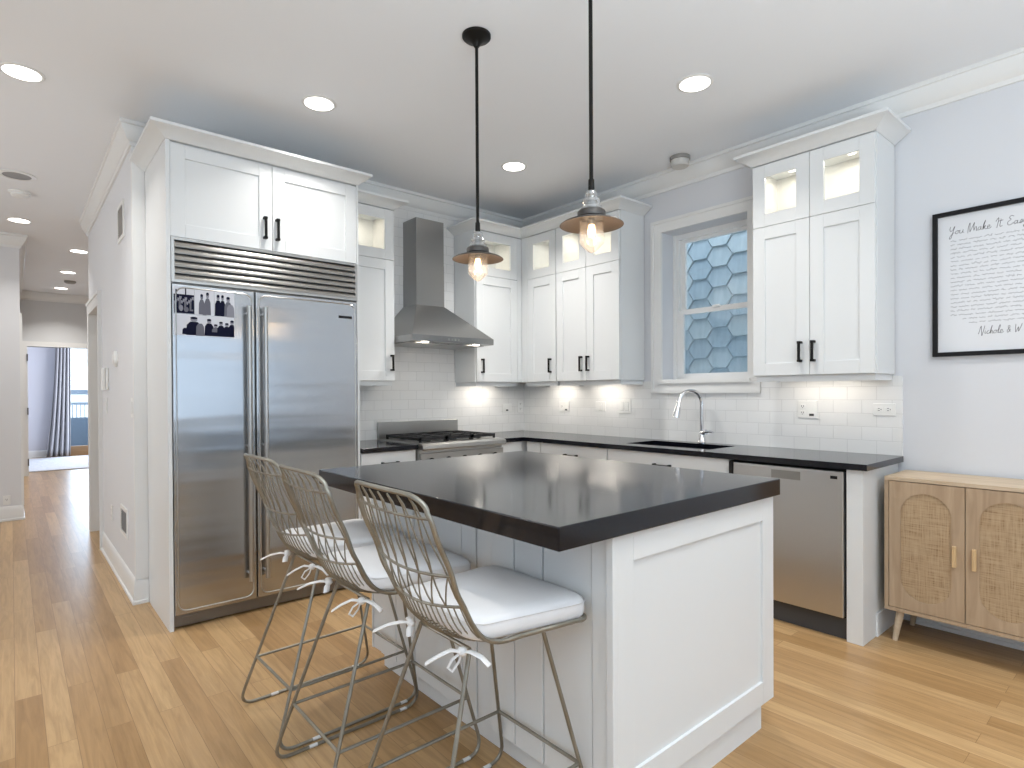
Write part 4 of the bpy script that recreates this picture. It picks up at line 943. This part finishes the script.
# ------------------------------------------------------------------ framed print with handwriting
PY1, PY0, PZ0, PZ1 = .892, .372, 1.458, 2.218
pt = thing('framed_print', 'black-framed handwritten print on the wall above the sideboard', 'picture', (WX-.015, .632, PZ0))
fw = .022; px_ = WX-.028
MB().box(px_, WX-.001, PY1-fw, PY1, PZ0, PZ1).box(px_, WX-.001, PY0, PY0+fw, PZ0, PZ1).box(px_, WX-.001, PY0+fw, PY1-fw, PZ1-fw, PZ1).box(px_, WX-.001, PY0+fw, PY1-fw, PZ0, PZ0+fw).build('frame', 'blackplastic', pt)
sh = MB().box(WX-.012, WX-.002, PY0+fw, PY1-fw, PZ0+fw, PZ1-fw).build('sheet', 'paper', pt)
G = {  # hand-drawn script letters on a unit x-height; strokes of (x, y), advance last
 'Y': ([[(.05, 1.75), (0, 1.2), (.15, .75), (.45, .9), (.7, 1.7)], [(.75, 1.75), (.6, .6), (.45, -.6), (.25, -.95), (.15, -.6), (.5, .1), (.8, .35)]], .95),
 'o': ([[(.45, .7), (.15, .6), (.05, .2), (.25, 0), (.5, .25), (.48, .65), (.75, .55)]], .7),
 'u': ([[(.05, .75), (.05, .15), (.25, 0), (.5, .3), (.55, .75), (.55, .15), (.75, .1)]], .75),
 'M': ([[(.1, -.3), (.05, 1.0), (.2, 1.9), (.3, .8), (.4, -.1)], [(.4, -.1), (.75, 1.2), (.9, 1.85), (.9, .9), (1.0, .1)], [(1.0, .1), (1.15, .8), (1.35, .75), (1.4, 0), (1.5, .05)]], 1.55),
 'a': ([[(.5, .65), (.2, .65), (.05, .25), (.2, 0), (.45, .3), (.52, .7), (.52, .1), (.75, .1)]], .72),
 'k': ([[(.1, 0), (.25, 1.2), (.35, 1.9), (.15, 1.2), (.12, 0), (.3, .6), (.5, .7), (.3, .4), (.55, 0), (.75, .1)]], .72),
 'e': ([[(.05, .3), (.4, .45), (.35, .75), (.1, .6), (.1, .1), (.35, 0), (.7, .3)]], .68),
 'I': ([[(.0, 1.2), (.3, 1.9), (.4, 1.6), (.35, .6), (.3, -.2)]], .5),
 't': ([[(.25, 1.6), (.2, .3), (.35, 0), (.6, .15)], [(-.1, 1.15), (.6, 1.3)]], .65),
 'E': ([[(.9, 1.7), (.5, 1.9), (.25, 1.5), (.55, 1.1), (.15, .7), (.2, .1), (.6, 0), (1.0, .4)]], 1.05),
 's': ([[(.1, .1), (.35, .75), (.45, .4), (.35, .05), (.1, .1), (.65, .3)]], .62),
 'y': ([[(.05, .7), (.1, .2), (.35, .15), (.5, .7), (.4, -.5), (.15, -.8), (.2, -.3), (.7, .3)]], .75),
 'N': ([[(.05, 0), (.3, 1.75), (.4, 1.4), (.6, .1), (.7, -.4), (.85, .6), (1.0, 1.85)]], 1.1),
 'i': ([[(.1, .7), (.1, .1), (.35, .2)], [(.14, 1.1), (.17, 1.15)]], .36),
 'c': ([[(.45, .65), (.15, .6), (.08, .15), (.3, 0), (.6, .25)]], .55),
 'h': ([[(.1, 0), (.25, 1.3), (.3, 1.8), (.15, 1.0), (.1, 0), (.3, .65), (.45, .6), (.45, .05), (.65, .1)]], .65),
 'l': ([[(.05, .1), (.35, 1.3), (.3, 1.85), (.12, 1.0), (.2, .05), (.45, .15)]], .42),
 '&': ([[(.6, .1), (.1, 1.2), (.3, 1.5), (.4, 1.2), (.05, .4), (.2, 0), (.6, .7)]], .75),
 'W': ([[(.05, 1.7), (.15, .4), (.25, 0), (.5, .9), (.6, 1.0), (.65, .1), (.95, 1.0), (1.1, 1.8)]], 1.2)}
def catmull(p, n=5):
    p = [Vector(q) for q in p]; out = []
    for i in range(len(p)-1):
        a, b_, c, d = p[max(i-1, 0)], p[i], p[i+1], p[min(i+2, len(p)-1)]
        for k in range(n):
            t_ = k/n; out.append(.5*((2*b_)+(c-a)*t_+(2*a-5*b_+4*c-d)*t_*t_+(3*b_-a-3*c+d)*t_**3))
    out.append(p[-1]); return out
XP = WX-.0123
def stroke(mb, pts, hw):
    pts = [Vector(q) for q in pts]; L_, R_ = [], []
    for i, p in enumerate(pts):
        d = pts[min(i+1, len(pts)-1)]-pts[max(i-1, 0)]
        if d.length < 1e-7: d = Vector((1, 0))
        d.normalize(); n_ = Vector((-d.y, d.x))*hw
        L_.append(mb.bm.verts.new((XP, p.x+n_.x, p.y+n_.y))); R_.append(mb.bm.verts.new((XP, p.x-n_.x, p.y-n_.y)))
    for i in range(len(pts)-1): mb.bm.faces.new((L_[i], L_[i+1], R_[i+1], R_[i]))
def write(mb, txt, y, z, s, hw, slant=.12, sp=1):
    for ch in txt:
        if ch == ' ': y -= .55*s*sp; continue
        st, adv = G[ch]
        for q in st: stroke(mb, catmull([(y-(a+slant*b_)*s*sp, z+b_*s) for a, b_ in q]), hw)
        y -= adv*s*sp
    return y
wl = MB(); write(wl, 'You Make It Easy', .822, 2.098, .0235, .0011, sp=1.12); wl.build('lettering', 'ink', sh)
wl = MB(); write(wl, 'Nichole & W', .700, 1.566, .0225, .0010, sp=1.0); wl.build('lettering', 'ink', sh)
rn = random.Random(3); wl = MB()
z = 2.062; ln = 0
for ln in range(21):
    z = 2.060-ln*.0216; y = .815; ye = .448
    if ln == 19: y, ye = .765, .50
    if ln == 20: y, ye = .738, .53
    while y > ye:
        n_ = rn.randint(2, 7); pts = []; yy = y
        for k in range(n_*3+1):
            pts.append((yy, z+rn.choice((0, .001, .0045, .005, .0012, .0085 if rn.random() < .25 else .004, -.003 if rn.random() < .15 else 0)))); yy -= .0028
        stroke(wl, pts, .00075); y = yy-.007
wl.build('handwriting', 'ink', sh)

# ------------------------------------------------------------------ bedroom beyond the hall
def curtain():
    t_ = thing('curtain', 'long grey curtain beside the bedroom window at the end of the hall', 'curtain', (.72, 15.2, 0))
    rings = []
    for i in range(15):
        v = i/14; z = 2.42-2.41*v; pts = []
        for k in range(61):
            u = k/60
            top_x = .70+u*.245; bot_x = .53+u*.40
            sway = 0
            x = top_x+(bot_x-top_x)*v**1.6
            y = 15.22+.055*math.sin(u*PI*2*4.5+.3*math.sin(v*5))*(.75+.35*v)
            pts.append((x, y, z))
        rings.append(pts)
    m_ = MB(); m_.loft(rings, None, caps=False, closed=False)
    o = m_.build('cloth', 'curtain', t_, angle=180); s_ = o.modifiers.new('thick', 'SOLIDIFY'); s_.thickness = .006
    MB().tube([(.2, 15.22, 2.46), (1.8, 15.22, 2.46)], .012, seg=10).build('rod', 'hinge', t_)
curtain()
bd = MB().box(.86, .90, YB, YB+.08, .16, 2.33).box(1.71, 1.75, YB, YB+.08, .16, 2.33).box(.86, 1.75, YB, YB+.08, 2.27, 2.33).box(.86, 1.75, YB, YB+.08, .10, .20).box(.86, 1.75, YB-.02, YB+.12, 0, .10, mat('threshold_oak', (.30, .18, .09), .4))
bdw = struct(bd, 'window_2', 'trim'); MB().box(.90, 1.71, YB+.03, YB+.034, .20, 2.27).build('pane', 'pane', bdw)
area('bedroom_fill', (2.05, 13.8, 1.5), 1.2, 60, (.88, .92, 1), (0, PI/2, 0), sy=1.6)  # added fill to lift the curtain and bedroom wall, no window stands here
area('closet_fill', (1.3, 5.6, CEIL-.01), .3, 6, (1, .92, .82), disk=True)  # added fill that lightens the doorway jamb, no fixture modelled
rl = thing('balcony_railing', 'blue-grey balcony railing outside the bedroom window', 'railing', (1.2, 16.3, 0))
rb = MB()
for k in range(22): x = .5+k*.075; rb.box(x, x+.018, 16.28, 16.30, .781, 1.059)
rb.build('baluster', 'railing', rl)['kind'] = 'stuff'
MB().box(.3, 2.3, 16.25, 16.33, 1.29, 1.40).box(.3, 2.3, 16.26, 16.32, 1.06, 1.12).build('rail', 'railing', rl)
MB().box(.3, 2.3, 16.27, 16.31, -.02, .78).build('solid_panel', mat('railing_panel', (.10, .145, .20), .5), rl)
struct(MB().box(-1, 4, YB+.12, 16.5, -.15, -.02), 'floor_balcony', mat('balcony_concrete', (.45, .45, .45), .8))
struct(MB().box(-4, 7, 20, 20.2, -3, 4.2), 'wall_opposite', 'brick')
rg_ = MB().box(-.6, 1.6, 12.55, 15.05, .0005, .018, None, .006)
tag(rg_.build('rug', 'rug'), 'pale grey shag rug on the bedroom floor', 'rug')
area('window_daylight', (1.3, YB+.16, 1.25), .8, 40, DAY, (-PI/2, 0, 0), sy=2.0)
